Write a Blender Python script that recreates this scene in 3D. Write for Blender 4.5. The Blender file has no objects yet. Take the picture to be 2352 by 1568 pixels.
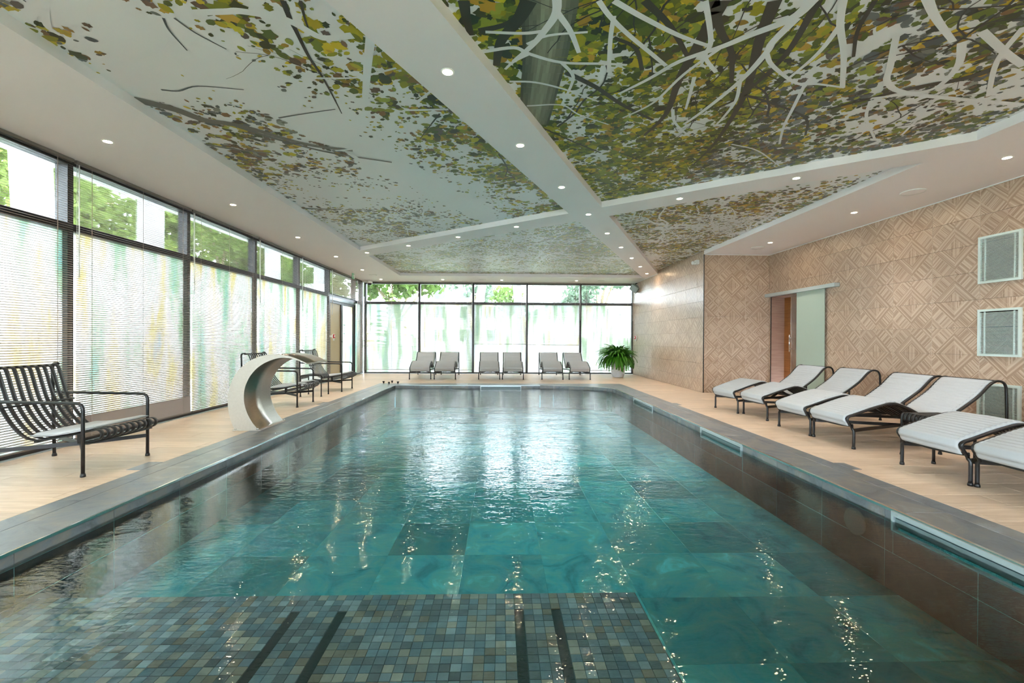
import bpy, bmesh, math, random
from mathutils import Vector, Matrix
from mathutils.geometry import delaunay_2d_cdt

SC = bpy.context.scene
COL = SC.collection
R = random.Random(7)

# ------------------------------------------------------------------ camera
CAMZ = 1.15
FPX, YAW, PITCH, ROLL = 1018.93, 0.02587, 0.00446, 0.00492
def cam_axes():
    F = Vector((math.sin(YAW) * math.cos(PITCH), math.cos(YAW) * math.cos(PITCH), -math.sin(PITCH)))
    Rt = Vector((math.cos(YAW), -math.sin(YAW), 0))
    U = Rt.cross(F)
    return Rt * math.cos(ROLL) + U * math.sin(ROLL), U * math.cos(ROLL) - Rt * math.sin(ROLL), F
CR, CU, CF = cam_axes()
cam = bpy.data.objects.new('camera', bpy.data.cameras.new('camera'))
COL.objects.link(cam)
cam.matrix_world = Matrix(((CR.x, CU.x, -CF.x, 0), (CR.y, CU.y, -CF.y, 0), (CR.z, CU.z, -CF.z, CAMZ), (0, 0, 0, 1)))
cam.data.sensor_width = 36
cam.data.lens = FPX / 2352 * 36
cam.data.clip_start = 0.05
cam.data.clip_end = 400
SC.camera = cam

def ray(u, v):
    return (CR * ((u - 1176) / FPX) - CU * ((v - 784) / FPX) + CF)
def onz(u, v, z):
    d = ray(u, v); t = (z - CAMZ) / d.z
    return Vector((d.x * t, d.y * t, z))
def onx(u, v, x):
    d = ray(u, v); t = x / d.x
    return Vector((x, d.y * t, CAMZ + d.z * t))
def ony(u, v, y):
    d = ray(u, v); t = y / d.y
    return Vector((d.x * t, y, CAMZ + d.z * t))

# ------------------------------------------------------------------ world, exposure
world = bpy.data.worlds.new('overcast_sky'); SC.world = world
world.use_nodes = True
SKY = 4.6
bg = world.node_tree.nodes['Background']
bg.inputs[0].default_value = (0.78, 0.88, 1.0, 1)
bg.inputs[1].default_value = SKY
SC.view_settings.view_transform = 'Standard'
SC.view_settings.look = 'None'
SC.view_settings.gamma = 1
SC.view_settings.use_curve_mapping = False
SC.view_settings.exposure = 2.48
sun = bpy.data.objects.new('sun', bpy.data.lights.new('sun', 'SUN'))
sun.data.energy = 5.5; sun.data.angle = math.radians(4); sun.data.color = (1.0, 0.97, 0.95)
sun.rotation_euler = (math.radians(28), math.radians(12), 0)
COL.objects.link(sun)
cy = SC.cycles
cy.use_denoising = True
cy.max_bounces = 8; cy.diffuse_bounces = 6; cy.glossy_bounces = 3
cy.transmission_bounces = 4; cy.transparent_max_bounces = 20; cy.volume_bounces = 0
cy.caustics_reflective = False; cy.caustics_refractive = False
cy.sample_clamp_indirect = 6
cy.use_adaptive_sampling = True
cy.adaptive_min_samples = 20
cy.adaptive_threshold = 0.11

# ------------------------------------------------------------------ room numbers (metres)
XL, XA, XB = -4.525, 4.464, 5.923       # blind plane left, right far wall, right near wall
YF, YA, YB = 14.82, 9.65, -3.0          # far wall, return wall, wall behind the camera
H, HM = 3.041, 3.126                    # soffit, mural
BAY, Y0 = 1.792, 4.851
PXL, PXR, PYF, PYN = -2.62, 2.69, 11.13, 0.6
CXL, CXR, CYF = -3.115, 3.15, 11.555
ZW, ZP, ZS = -0.075, -0.56, -0.33      # water, pool bottom, shallow platform

# ------------------------------------------------------------------ helpers
def lin(c):
    return tuple(((x / 255) / 12.92 if x / 255 <= 0.04045 else ((x / 255 + 0.055) / 1.055) ** 2.4) for x in c)
class NT:
    def __init__(s, m):
        s.t = m.node_tree; s.n = s.t.nodes; s.out = s.n['Material Output']
    def add(s, typ, **kw):
        n = s.n.new(typ)
        ins = kw.pop('ins', {})
        for k, v in kw.items(): setattr(n, k, v)
        for k, v in ins.items(): s.set(n, k, v)
        return n
    def set(s, n, k, v):
        if isinstance(v, bpy.types.NodeSocket): s.t.links.new(v, n.inputs[k])
        else: n.inputs[k].default_value = v
    def math(s, op, a, b=0.0, c=0.0):
        n = s.n.new('ShaderNodeMath'); n.operation = op
        for i, x in enumerate((a, b, c)): s.set(n, i, x)
        return n.outputs[0]
    def mixc(s, f, a, b, blend='MIX'):
        n = s.n.new('ShaderNodeMix'); n.data_type = 'RGBA'; n.blend_type = blend
        s.set(n, 0, f); s.set(n, 6, a); s.set(n, 7, b)
        return n.outputs[2]
    def noise(s, vec, scale, detail=3, rough=0.5, dim='3D', w=None):
        n = s.add('ShaderNodeTexNoise', noise_dimensions=dim, ins={'Scale': scale, 'Detail': detail, 'Roughness': rough})
        if vec is not None: s.set(n, 'Vector', vec)
        if w is not None: s.set(n, 'W', w)
        return n
    def mapping(s, vec, scale=(1, 1, 1), loc=(0, 0, 0)):
        n = s.add('ShaderNodeMapping', ins={'Vector': vec, 'Scale': scale, 'Location': loc}); return n.outputs[0]
    def ramp(s, f, stops):
        n = s.n.new('ShaderNodeValToRGB'); s.set(n, 0, f)
        e = n.color_ramp.elements
        while len(e) < len(stops): e.new(0.5)
        for i, (p, c) in enumerate(stops):
            e[i].position = p; e[i].color = (*c, 1) if len(c) == 3 else c
        return n.outputs[0]
MATS = {}
def new_mat(name):
    m = bpy.data.materials.new(name); m.use_nodes = True; MATS[name] = m
    return m, NT(m), m.node_tree.nodes['Principled BSDF']
def plain(name, rgb, rough=0.5, metal=0.0, spec=0.5, var=0.0, vscale=6.0, bump=0.0, bscale=60.0):
    m, t, p = new_mat(name)
    c = (*lin(rgb), 1)
    tc = t.add('ShaderNodeTexCoord').outputs['Object']
    if var:
        n = t.noise(tc, vscale, 4).outputs[0]
        hi = tuple(min(1, x * (1 + var)) for x in c[:3]) + (1,); lo = tuple(x * (1 - var) for x in c[:3]) + (1,)
        t.set(p, 'Base Color', t.mixc(n, lo, hi))
    else: t.set(p, 'Base Color', c)
    t.set(p, 'Roughness', rough); t.set(p, 'Metallic', metal); t.set(p, 'Specular IOR Level', spec)
    if bump:
        b = t.add('ShaderNodeBump', ins={'Strength': bump, 'Distance': 0.01, 'Height': t.noise(tc, bscale, 3).outputs[0]})
        t.set(p, 'Normal', b.outputs[0])
    return m

class MB:
    """collects geometry, then becomes one mesh object"""
    def __init__(s): s.v = []; s.f = []; s.m = []; s.sm = []; s.uv = None
    def face(s, idx, mat=0, smooth=False): s.f.append(tuple(idx)); s.m.append(mat); s.sm.append(smooth)
    def poly(s, pts, mat=0):
        b = len(s.v); s.v += [tuple(p) for p in pts]; s.face(range(b, b + len(pts)), mat); return s
    def box(s, x0, x1, y0, y1, z0, z1, mat=0):
        b = len(s.v)
        s.v += [(x0, y0, z0), (x1, y0, z0), (x1, y1, z0), (x0, y1, z0), (x0, y0, z1), (x1, y0, z1), (x1, y1, z1), (x0, y1, z1)]
        for q in ((0, 3, 2, 1), (4, 5, 6, 7), (0, 1, 5, 4), (1, 2, 6, 5), (2, 3, 7, 6), (3, 0, 4, 7)):
            s.face([b + i for i in q], mat)
        return s
    def cbox(s, x0, x1, y0, y1, z0, z1, c, mat=0):
        """box with chamfered top edges"""
        b = len(s.v)
        s.v += [(x0, y0, z0), (x1, y0, z0), (x1, y1, z0), (x0, y1, z0), (x0, y0, z1 - c), (x1, y0, z1 - c), (x1, y1, z1 - c), (x0, y1, z1 - c),
                (x0 + c, y0 + c, z1), (x1 - c, y0 + c, z1), (x1 - c, y1 - c, z1), (x0 + c, y1 - c, z1)]
        for q in ((0, 3, 2, 1), (8, 9, 10, 11), (0, 1, 5, 4), (1, 2, 6, 5), (2, 3, 7, 6), (3, 0, 4, 7), (4, 5, 9, 8), (5, 6, 10, 9), (6, 7, 11, 10), (7, 4, 8, 11)):
            s.face([b + i for i in q], mat)
        return s
    def tube(s, pts, r, n=8, cap=True, mat=0):
        pts = [Vector(p) for p in pts]
        rr = r if isinstance(r, (list, tuple)) else [r] * len(pts)
        t0 = (pts[1] - pts[0]).normalized()
        a = Vector((0, 0, 1)) if abs(t0.z) < 0.9 else Vector((1, 0, 0))
        nrm = t0.cross(a).normalized()
        b = len(s.v)
        for i, p in enumerate(pts):
            d = (pts[min(i + 1, len(pts) - 1)] - pts[max(i - 1, 0)]).normalized()
            nrm = (nrm - d * nrm.dot(d)).normalized()
            bn = d.cross(nrm)
            for k in range(n):
                ang = 2 * math.pi * k / n
                s.v.append(tuple(p + (nrm * math.cos(ang) + bn * math.sin(ang)) * rr[i]))
        for i in range(len(pts) - 1):
            for k in range(n):
                k2 = (k + 1) % n
                s.face((b + i * n + k, b + i * n + k2, b + (i + 1) * n + k2, b + (i + 1) * n + k), mat, True)
        if cap:
            s.face([b + k for k in range(n)][::-1], mat); e = b + (len(pts) - 1) * n; s.face([e + k for k in range(n)], mat)
        return s
    def bar(s, p, q, w, h, mat=0):
        """flat bar from p to q, w across (horizontal), h tall"""
        p, q = Vector(p), Vector(q); d = (q - p).normalized()
        side = d.cross(Vector((0, 0, 1)))
        side = side.normalized() if side.length > 1e-4 else Vector((1, 0, 0))
        up = side.cross(d).normalized()
        b = len(s.v)
        for c in (p, q):
            for sx, sz in ((-1, -1), (1, -1), (1, 1), (-1, 1)):
                s.v.append(tuple(c + side * sx * w / 2 + up * sz * h / 2))
        for q4 in ((0, 1, 2, 3), (7, 6, 5, 4), (0, 4, 5, 1), (1, 5, 6, 2), (2, 6, 7, 3), (3, 7, 4, 0)): s.face([b + i for i in q4], mat)
        return s
    def strip(s, prof, y0, y1, th, mat=0, smooth=True):
        """sheet that follows an (x, z) profile between y0 and y1 with thickness th (downwards normal)"""
        pr = [Vector((a, 0, c)) for a, c in prof]; b = len(s.v); n = len(pr)
        for i, p in enumerate(pr):
            d = (pr[min(i + 1, n - 1)] - pr[max(i - 1, 0)]).normalized()
            nr = Vector((-d.z, 0, d.x)); q = p - nr * th
            s.v += [(p.x, y0, p.z), (p.x, y1, p.z), (q.x, y1, q.z), (q.x, y0, q.z)]
        for i in range(n - 1):
            o = b + 4 * i
            for k in range(4):
                k2 = (k + 1) % 4
                s.face((o + k, o + 4 + k, o + 4 + k2, o + k2), mat, smooth and k in (0, 2))
        s.face((b, b + 1, b + 2, b + 3), mat); e = b + 4 * (n - 1); s.face((e + 3, e + 2, e + 1, e), mat)
        return s
    def lathe(s, prof, cx=0, cy=0, n=24, mat=0, smooth=True, cap=True):
        b = len(s.v)
        for r, z in prof:
            for k in range(n):
                a = 2 * math.pi * k / n; s.v.append((cx + r * math.cos(a), cy + r * math.sin(a), z))
        for i in range(len(prof) - 1):
            for k in range(n):
                k2 = (k + 1) % n
                s.face((b + i * n + k, b + i * n + k2, b + (i + 1) * n + k2, b + (i + 1) * n + k), mat, smooth)
        if cap:
            if prof[0][0] > 1e-5: s.face([b + k for k in range(n)][::-1], mat)
            e = b + (len(prof) - 1) * n
            if prof[-1][0] > 1e-5: s.face([e + k for k in range(n)], mat)
        return s
    def mesh(s, name, mats):
        me = bpy.data.meshes.new(name); me.from_pydata(s.v, [], s.f)
        for m in (mats if isinstance(mats, (list, tuple)) else [mats]): me.materials.append(m)
        me.polygons.foreach_set('material_index', s.m); me.polygons.foreach_set('use_smooth', s.sm)
        me.update(); return me
    def build(s, name, mats, parent=None):
        return place(name, s.mesh(name, mats), parent)
def place(name, me, parent=None, loc=(0, 0, 0), rotz=0.0):
    o = bpy.data.objects.new(name, me); COL.objects.link(o)
    o.location = loc; o.rotation_euler = (0, 0, rotz)
    if parent: o.parent = parent
    return o
def thing(name, label, cat, loc=(0, 0, 0), rotz=0.0, group=None):
    o = bpy.data.objects.new(name, None); COL.objects.link(o); o.empty_display_size = 0.1
    o.location = loc; o.rotation_euler = (0, 0, rotz)
    return tag(o, label, cat, group)
def tag(o, label=None, cat=None, group=None, kind=None):
    if label: o['label'] = label
    if cat: o['category'] = cat
    if group: o['group'] = group
    if kind: o['kind'] = kind
    return o
def struct(name, label, cat=None):
    o = bpy.data.objects.new(name, None); COL.objects.link(o)
    return tag(o, label, cat, kind='structure')
def copy_tree(root, loc, rotz, label=None):
    r = root.copy(); COL.objects.link(r); r.location = loc; r.rotation_euler = (0, 0, rotz)
    if label: r['label'] = label
    for ch in list(root.children):
        c = ch.copy(); COL.objects.link(c); c.parent = r
        for g in list(ch.children):
            d = g.copy(); COL.objects.link(d); d.parent = c
    return r
def fillet(pts, rad, n=5):
    P = [Vector(p) for p in pts]; out = [P[0]]
    for i in range(1, len(P) - 1):
        a, b, c = P[i - 1], P[i], P[i + 1]
        r = rad[i] if isinstance(rad, dict) and i in rad else (rad if not isinstance(rad, dict) else 0.03)
        d1, d2 = (a - b), (c - b); l = min(r, d1.length * 0.49, d2.length * 0.49)
        p0, p1 = b + d1.normalized() * l, b + d2.normalized() * l
        for k in range(n + 1):
            t = k / n; out.append(p0 * (1 - t) ** 2 + b * 2 * t * (1 - t) + p1 * t * t)
    out.append(P[-1]); return out
def smooth_curve(pts, n=6):
    """Catmull-Rom through 2-D points"""
    P = [Vector(p) for p in pts]; P = [P[0] * 2 - P[1]] + P + [P[-1] * 2 - P[-2]]; out = []
    for i in range(1, len(P) - 2):
        for k in range(n):
            t = k / n
            out.append(0.5 * ((2 * P[i]) + (P[i + 1] - P[i - 1]) * t + (2 * P[i - 1] - 5 * P[i] + 4 * P[i + 1] - P[i + 2]) * t * t + (3 * P[i] - P[i - 1] - 3 * P[i + 1] + P[i + 2]) * t ** 3))
    out.append(P[-2]); return out
ORD = ['nearest', 'second', 'third', 'fourth', 'fifth', 'sixth', 'seventh', 'eighth', 'ninth', 'tenth']

# ------------------------------------------------------------------ materials
plain('paint', (242, 237, 241), 0.55, var=0.02, vscale=2)
plain('frame', (52, 51, 52), 0.4, spec=0.4)
plain('black_metal', (23, 24, 26), 0.38, spec=0.5)
plain('chair_metal', (29, 30, 32), 0.38, spec=0.5)
plain('slat', (158, 145, 136), 0.42)
plain('blind_rail', (120, 112, 104), 0.45)
plain('white_plastic', (232, 234, 234), 0.4)
plain('grey_plastic', (160, 176, 174), 0.45)
plain('red', (190, 18, 26), 0.4)
plain('grille_white', (206, 222, 218), 0.45)
plain('dark_void', (14, 15, 15), 0.9)
plain('alu', (188, 202, 204), 0.35, metal=0.4)
plain('chrome', (215, 216, 214), 0.16, metal=1.0)
plain('leaf_green', (60, 122, 20), 0.45, var=0.5, vscale=9)
plain('pot', (228, 230, 234), 0.5)
plain('soil', (40, 30, 22), 0.9, var=.4, bump=.8)
plain('grout', (150, 132, 114), 0.9)
plain('pool_grout', (48, 84, 90), 0.8)
plain('grass', (98, 114, 90), 0.9, var=0.45, vscale=3)
plain('paving', (188, 190, 194), 0.9, var=0.15)
plain('bark', (104, 92, 66), 0.9, var=0.4, vscale=8)
plain('render_white', (226, 224, 222), 0.8, var=0.05)
plain('column_white', (205, 206, 206), 0.7, var=0.04)
plain('house_glass', (50, 56, 66), 0.2)
plain('roof_metal', (120, 122, 138), 0.5)
plain('slot_teal', (22, 44, 46), 0.6)
plain('tan_film', (178, 164, 128), 0.5)
plain('black_rubber', (12, 12, 12), 0.6)
plain('green_sign', (96, 176, 132), 0.5)
plain('lens_grey', (110, 128, 130), 0.25)
plain('dark_dome', (18, 18, 20), 0.12)
MAT = MATS

def m_steel():
    m, t, p = new_mat('brushed_steel')
    tc = t.add('ShaderNodeTexCoord').outputs['Object']
    n = t.noise(t.mapping(tc, (60, 3, 60)), 5, 3).outputs[0]
    t.set(p, 'Metallic', 1.0); t.set(p, 'Base Color', t.mixc(n, (*lin((140, 133, 122)), 1), (*lin((176, 168, 156)), 1)))
    t.set(p, 'Roughness', 0.3)
    t.set(p, 'Normal', t.add('ShaderNodeBump', ins={'Strength': 0.15, 'Distance': 0.002, 'Height': n}).outputs[0])
m_steel()
def m_satin():
    m, t, p = new_mat('satin_steel')
    tc = t.add('ShaderNodeTexCoord').outputs['Object']
    n = t.noise(tc, 40, 3).outputs[0]
    t.set(p, 'Metallic', 0.55); t.set(p, 'Base Color', t.mixc(n, (*lin((190, 184, 174)), 1), (*lin((206, 201, 192)), 1)))
    t.set(p, 'Roughness', 0.5)
m_satin()
def m_fabric():
    m, t, p = new_mat('pad_fabric')
    tc = t.add('ShaderNodeTexCoord').outputs['Object']
    n = t.noise(t.mapping(tc, (60, 400, 60)), 3, 2).outputs[0]
    t.set(p, 'Base Color', t.mixc(n, (*lin((172, 176, 178)), 1), (*lin((190, 194, 196)), 1)))
    t.set(p, 'Roughness', 0.85); t.set(p, 'Specular IOR Level', 0.2)
    t.set(p, 'Normal', t.add('ShaderNodeBump', ins={'Strength': 0.2, 'Distance': 0.002, 'Height': n}).outputs[0])
m_fabric()
def m_plank():
    m, t, p = new_mat('deck_plank')
    tc = t.add('ShaderNodeTexCoord').outputs['Object']
    rnd = t.add('ShaderNodeObjectInfo').outputs['Random']
    off = t.add('ShaderNodeCombineXYZ', ins={0: t.math('MULTIPLY', rnd, 37.0), 1: t.math('MULTIPLY', rnd, 91.0)}).outputs[0]
    v = t.add('ShaderNodeVectorMath', operation='ADD', ins={0: tc, 1: off}).outputs[0]
    g = t.noise(t.mapping(v, (1.2, 14, 1)), 2.2, 5, 0.6).outputs[0]
    c = t.ramp(g, [(0.3, lin((198, 172, 146))), (0.5, lin((214, 190, 165))), (0.72, lin((226, 206, 184)))])
    br = t.math('MULTIPLY_ADD', rnd, 0.16, 0.92)
    c = t.mixc(1.0, c, t.add('ShaderNodeCombineColor', ins={0: br, 1: br, 2: br}).outputs[0], 'MULTIPLY')
    t.set(p, 'Base Color', c)
    t.set(p, 'Roughness', t.math('MULTIPLY_ADD', g, 0.2, 0.34)); t.set(p, 'Specular IOR Level', 0.45)
    t.set(p, 'Normal', t.add('ShaderNodeBump', ins={'Strength': 0.12, 'Distance': 0.003, 'Height': g}).outputs[0])
m_plank()
def m_slate(name, cols, rough=0.42, sat=None, rv=0.5):
    m, t, p = new_mat(name)
    tc = t.add('ShaderNodeTexCoord').outputs['Object']
    rnd = t.add('ShaderNodeObjectInfo').outputs['Random']
    off = t.add('ShaderNodeCombineXYZ', ins={0: t.math('MULTIPLY', rnd, 53.0), 1: t.math('MULTIPLY', rnd, 29.0), 2: t.math('MULTIPLY', rnd, 71.0)}).outputs[0]
    v = t.add('ShaderNodeVectorMath', operation='ADD', ins={0: tc, 1: off}).outputs[0]
    n = t.add('ShaderNodeTexNoise', ins={'Vector': v, 'Scale': 3.2, 'Detail': 6, 'Roughness': 0.62, 'Distortion': 1.2}).outputs[0]
    c = t.ramp(n, [(0.28, cols[0]), (0.45, cols[1]), (0.58, cols[2]), (0.75, cols[3])])
    br = t.math('MULTIPLY_ADD', rnd, rv, 1 - rv / 2)
    c = t.mixc(1.0, c, t.add('ShaderNodeCombineColor', ins={0: br, 1: br, 2: br}).outputs[0], 'MULTIPLY')
    t.set(p, 'Base Color', c); t.set(p, 'Roughness', rough)
    b = t.noise(v, 22, 5).outputs[0]
    t.set(p, 'Normal', t.add('ShaderNodeBump', ins={'Strength': 0.25, 'Distance': 0.006, 'Height': b}).outputs[0])
m_slate('coping_slate', [lin((88, 93, 97)), lin((114, 121, 126)), lin((128, 127, 122)), lin((150, 158, 164))], 0.33, rv=0.18)
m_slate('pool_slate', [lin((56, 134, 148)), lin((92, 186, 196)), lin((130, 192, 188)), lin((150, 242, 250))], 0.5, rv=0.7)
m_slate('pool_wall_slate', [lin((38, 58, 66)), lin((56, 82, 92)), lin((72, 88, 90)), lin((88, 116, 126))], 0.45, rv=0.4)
for i, c in enumerate([(112, 124, 132), (134, 132, 126), (92, 100, 106), (138, 150, 158), (122, 114, 104), (100, 118, 130), (150, 146, 138)]):
    d = [lin(tuple(min(255, int(x * k)) for x in c)) for k in (1.05, 1.2, 1.32, 1.45)]
    m_slate('mosaic_%d' % i, d, 0.45, rv=0.25)
def m_walltile():
    m, t, p = new_mat('wood_wall_tile')
    uv = t.add('ShaderNodeUVMap').outputs[0]
    sx = t.add('ShaderNodeSeparateXYZ', ins={0: uv}); x, y = sx.outputs[0], sx.outputs[1]
    u = t.math('PINGPONG', x, 0.3); v = y
    s = t.math('ADD', u, v); d = t.math('SUBTRACT', u, v)
    tt = t.math('DIVIDE', t.math('ADD', s, 0.04), 0.40)
    k = t.math('FLOOR', tt)
    odd = t.math('GREATER_THAN', t.math('FRACT', tt), 0.5)
    q = t.math('ADD', t.math('MULTIPLY', s, t.math('SUBTRACT', 1.0, odd)), t.math('MULTIPLY', d, odd))
    top = t.math('GREATER_THAN', s, 0.52)       # corner bundle with upright strips
    q = t.math('ADD', t.math('MULTIPLY', q, t.math('SUBTRACT', 1.0, top)), t.math('MULTIPLY', u, top))
    cell = t.math('FLOOR', t.math('DIVIDE', q, 0.0142))
    half = t.math('FLOOR', t.math('DIVIDE', x, 0.3))
    rnd = t.add('ShaderNodeObjectInfo').outputs['Random']
    wn = t.add('ShaderNodeTexWhiteNoise', noise_dimensions='3D', ins={'Vector': t.add('ShaderNodeCombineXYZ', ins={0: cell, 1: t.math('ADD', k, t.math('MULTIPLY', half, 7.0)), 2: t.math('FLOOR', t.math('MULTIPLY', rnd, 3.0))}).outputs[0]}).outputs[0]
    along = t.math('ADD', t.math('MULTIPLY', d, t.math('SUBTRACT', 1.0, odd)), t.math('MULTIPLY', s, odd))
    gv = t.add('ShaderNodeCombineXYZ', ins={0: t.math('MULTIPLY', along, 8.0), 1: t.math('MULTIPLY', q, 320.0), 2: t.math('MULTIPLY', rnd, 20.0)}).outputs[0]
    gr = t.noise(gv, 1.0, 3).outputs[0]
    f = t.math('ADD', t.math('MULTIPLY', wn, 0.62), t.math('MULTIPLY', gr, 0.42))
    c = t.ramp(f, [(0.15, lin((148, 122, 101))), (0.45, lin((176, 151, 130))), (0.7, lin((195, 173, 153))), (0.95, lin((208, 190, 171)))])
    # pale line on the mitre and between strips
    fr = t.math('FRACT', t.math('DIVIDE', q, 0.0142))
    ln = t.math('MULTIPLY', t.math('GREATER_THAN', fr, 0.86), 0.4)
    mit = t.math('LESS_THAN', t.math('ABSOLUTE', t.math('SUBTRACT', t.math('FRACT', tt), 0.5)), 0.008)
    c = t.mixc(t.math('MAXIMUM', ln, t.math('MULTIPLY', mit, 0.5)), c, (*lin((206, 184, 160)), 1))
    jn = t.math('LESS_THAN', t.math('PINGPONG', x, 0.303), 0.0035)
    c = t.mixc(t.math('MULTIPLY', jn, 0.7), c, (*lin((214, 194, 172)), 1))
    br = t.math('MULTIPLY_ADD', rnd, 0.1, 0.93)
    c = t.mixc(1.0, c, t.add('ShaderNodeCombineColor', ins={0: br, 1: br, 2: br}).outputs[0], 'MULTIPLY')
    t.set(p, 'Base Color', c); t.set(p, 'Roughness', 0.3); t.set(p, 'Specular IOR Level', 0.4)
m_walltile()
def m_veneer(name, a, b):
    m, t, p = new_mat(name)
    tc = t.add('ShaderNodeTexCoord').outputs['Object']
    n = t.noise(t.mapping(tc, (2, 2, 60)), 1.5, 5, 0.6).outputs[0]
    t.set(p, 'Base Color', t.ramp(n, [(0.3, lin(a)), (0.7, lin(b))])); t.set(p, 'Roughness', 0.45)
m_veneer('veneer_pink', (146, 112, 96), (176, 144, 126))
m_veneer('veneer_orange', (128, 78, 34), (164, 108, 56))
def m_glass(name, gloss=0.06, tint=(0.96, 0.98, 0.97)):
    m, t, p = new_mat(name); t.n.remove(p)
    tr = t.add('ShaderNodeBsdfTransparent', ins={0: (*tint, 1)})
    gl = t.add('ShaderNodeBsdfGlossy', ins={'Roughness': 0.02})
    fr = t.add('ShaderNodeFresnel', ins={'IOR': 1.35})
    mx = t.add('ShaderNodeMixShader', ins={0: t.math('MULTIPLY', fr.outputs[0], 0.7), 1: tr.outputs[0], 2: gl.outputs[0]})
    t.set(t.out, 'Surface', mx.outputs[0])
m_glass('clear_glass')
def m_film(name, cols, clear=0.3, streak=(5.0, 5.0, 0.5), dim=0.5):
    """window glass with a translucent streaky privacy film"""
    m, t, p = new_mat(name); t.n.remove(p)
    tc = t.add('ShaderNodeTexCoord').outputs['Object']
    n = t.noise(t.mapping(tc, streak), 1.3, 5, 0.62).outputs[0]
    n2 = t.noise(t.mapping(tc, (streak[0] * .4, streak[1] * .4, streak[2] * 1.6), (3, 7, 1)), 1.1, 3).outputs[0]
    c = t.ramp(n, [(0.28, cols[0]), (0.42, cols[1]), (0.52, cols[2]), (0.62, cols[3]), (0.74, cols[4])])
    c = t.mixc(t.math('MULTIPLY', n2, 0.4), c, (0.97, 0.98, 0.98, 1))
    c = t.mixc(1.0, c, (dim, dim, dim, 1), 'MULTIPLY')
    tl = t.add('ShaderNodeBsdfTranslucent', ins={'Color': c})
    tr = t.add('ShaderNodeBsdfTransparent', ins={0: c})
    mx = t.add('ShaderNodeMixShader', ins={0: clear, 1: tl.outputs[0], 2: tr.outputs[0]})
    t.set(t.out, 'Surface', mx.outputs[0])
m_film('film_left', [lin((132, 192, 198)), lin((186, 208, 176)), lin((244, 246, 248)), lin((240, 218, 148)), lin((176, 200, 230))], 0.4, streak=(2.8, 2.8, 0.42), dim=.6)
m_film('film_far', [lin((172, 200, 190)), lin((206, 220, 192)), lin((248, 249, 252)), lin((242, 232, 200)), lin((192, 210, 234))], 0.5, streak=(3.5, 3.5, 0.45), dim=.54)
def m_frost():
    m, t, p = new_mat('frosted_door')
    t.set(p, 'Base Color', (*lin((176, 196, 184)), 1)); t.set(p, 'Roughness', 0.35); t.set(p, 'Alpha', 0.88)
m_frost()
def m_water():
    m, t, p = new_mat('pool_water'); t.n.remove(p)
    tc = t.add('ShaderNodeTexCoord').outputs['Object']
    big = t.noise(t.mapping(tc, (1.0, 1.6, 1)), 1.6, 2, 0.5).outputs[0]
    mid = t.noise(t.mapping(tc, (1.0, 2.2, 1)), 7.0, 3, 0.55).outputs[0]
    # stronger ripples where the jets stir the far half of the pool
    sp = t.add('ShaderNodeSeparateXYZ', ins={0: tc})
    far = t.add('ShaderNodeMapRange', interpolation_type='SMOOTHSTEP', ins={0: sp.outputs[1], 1: 3.2, 2: 6.5, 3: 0.5, 4: 1.1}).outputs[0]
    fine = t.noise(t.mapping(tc, (1.0, 3.0, 1)), 16.0, 2, 0.5).outputs[0]
    hgt = t.math('ADD', t.math('MULTIPLY', big, 0.6), t.math('ADD', t.math('MULTIPLY', mid, 0.3), t.math('MULTIPLY', fine, 0.14)))
    hgt = t.math('MULTIPLY', hgt, far)
    b = t.add('ShaderNodeBump', ins={'Strength': 1.0, 'Distance': 0.02, 'Height': hgt}).outputs[0]
    fr = t.add('ShaderNodeFresnel', ins={'IOR': 1.55, 'Normal': b}).outputs[0]
    gl = t.add('ShaderNodeBsdfGlossy', ins={'Roughness': 0.02, 'Normal': b})
    tr = t.add('ShaderNodeBsdfTransparent', ins={0: (1, 1, 1, 1)})
    mx = t.add('ShaderNodeMixShader', ins={0: fr, 1: tr.outputs[0], 2: gl.outputs[0]})
    t.set(t.out, 'Surface', mx.outputs[0])
    va = t.add('ShaderNodeVolumeAbsorption', ins={'Color': (0.12, 0.80, 0.84, 1), 'Density': 1.0})
    t.set(t.out, 'Volume', va.outputs[0])
m_water()
def m_emit(name, rgb, s):
    m, t, p = new_mat(name); t.n.remove(p)
    t.set(t.out, 'Surface', t.add('ShaderNodeEmission', ins={0: (*rgb, 1), 1: s}).outputs[0])
def m_foliage(name, rgb, var):
    m, t, p = new_mat(name); t.n.remove(p)
    tc = t.add('ShaderNodeTexCoord').outputs['Object']
    n = t.noise(tc, 1.5, 4).outputs[0]; c = lin(rgb)
    col = t.mixc(n, (*[x * (1 - var) for x in c], 1), (*[min(1, x * (1 + var)) for x in c], 1))
    d = t.add('ShaderNodeBsdfDiffuse', ins={0: col}); tl = t.add('ShaderNodeBsdfTranslucent', ins={0: col})
    t.set(t.out, 'Surface', t.add('ShaderNodeMixShader', ins={0: 0.5, 1: d.outputs[0], 2: tl.outputs[0]}).outputs[0])
m_foliage('foliage_light', (98, 114, 60), .5); m_foliage('foliage_mid', (84, 106, 56), .5); m_foliage('foliage_grey', (86, 102, 86), .5)
m_emit('lamp_lens', (1.0, 0.70, 0.40), 70.0)
MATS['lamp_lens'].cycles.emission_sampling = 'FRONT'
def m_print():
    m, t, p = new_mat('mural_print')
    a = t.add('ShaderNodeAttribute', attribute_name='ink').outputs['Color']
    t.set(p, 'Base Color', a); t.set(p, 'Roughness', 0.36); t.set(p, 'Specular IOR Level', 0.4)
m_print()
plain('mural_base', (236, 238, 242), 0.36, var=0.02, vscale=0.6)
plain('mural_white', (212, 216, 212), 0.36, var=0.02)

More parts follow.
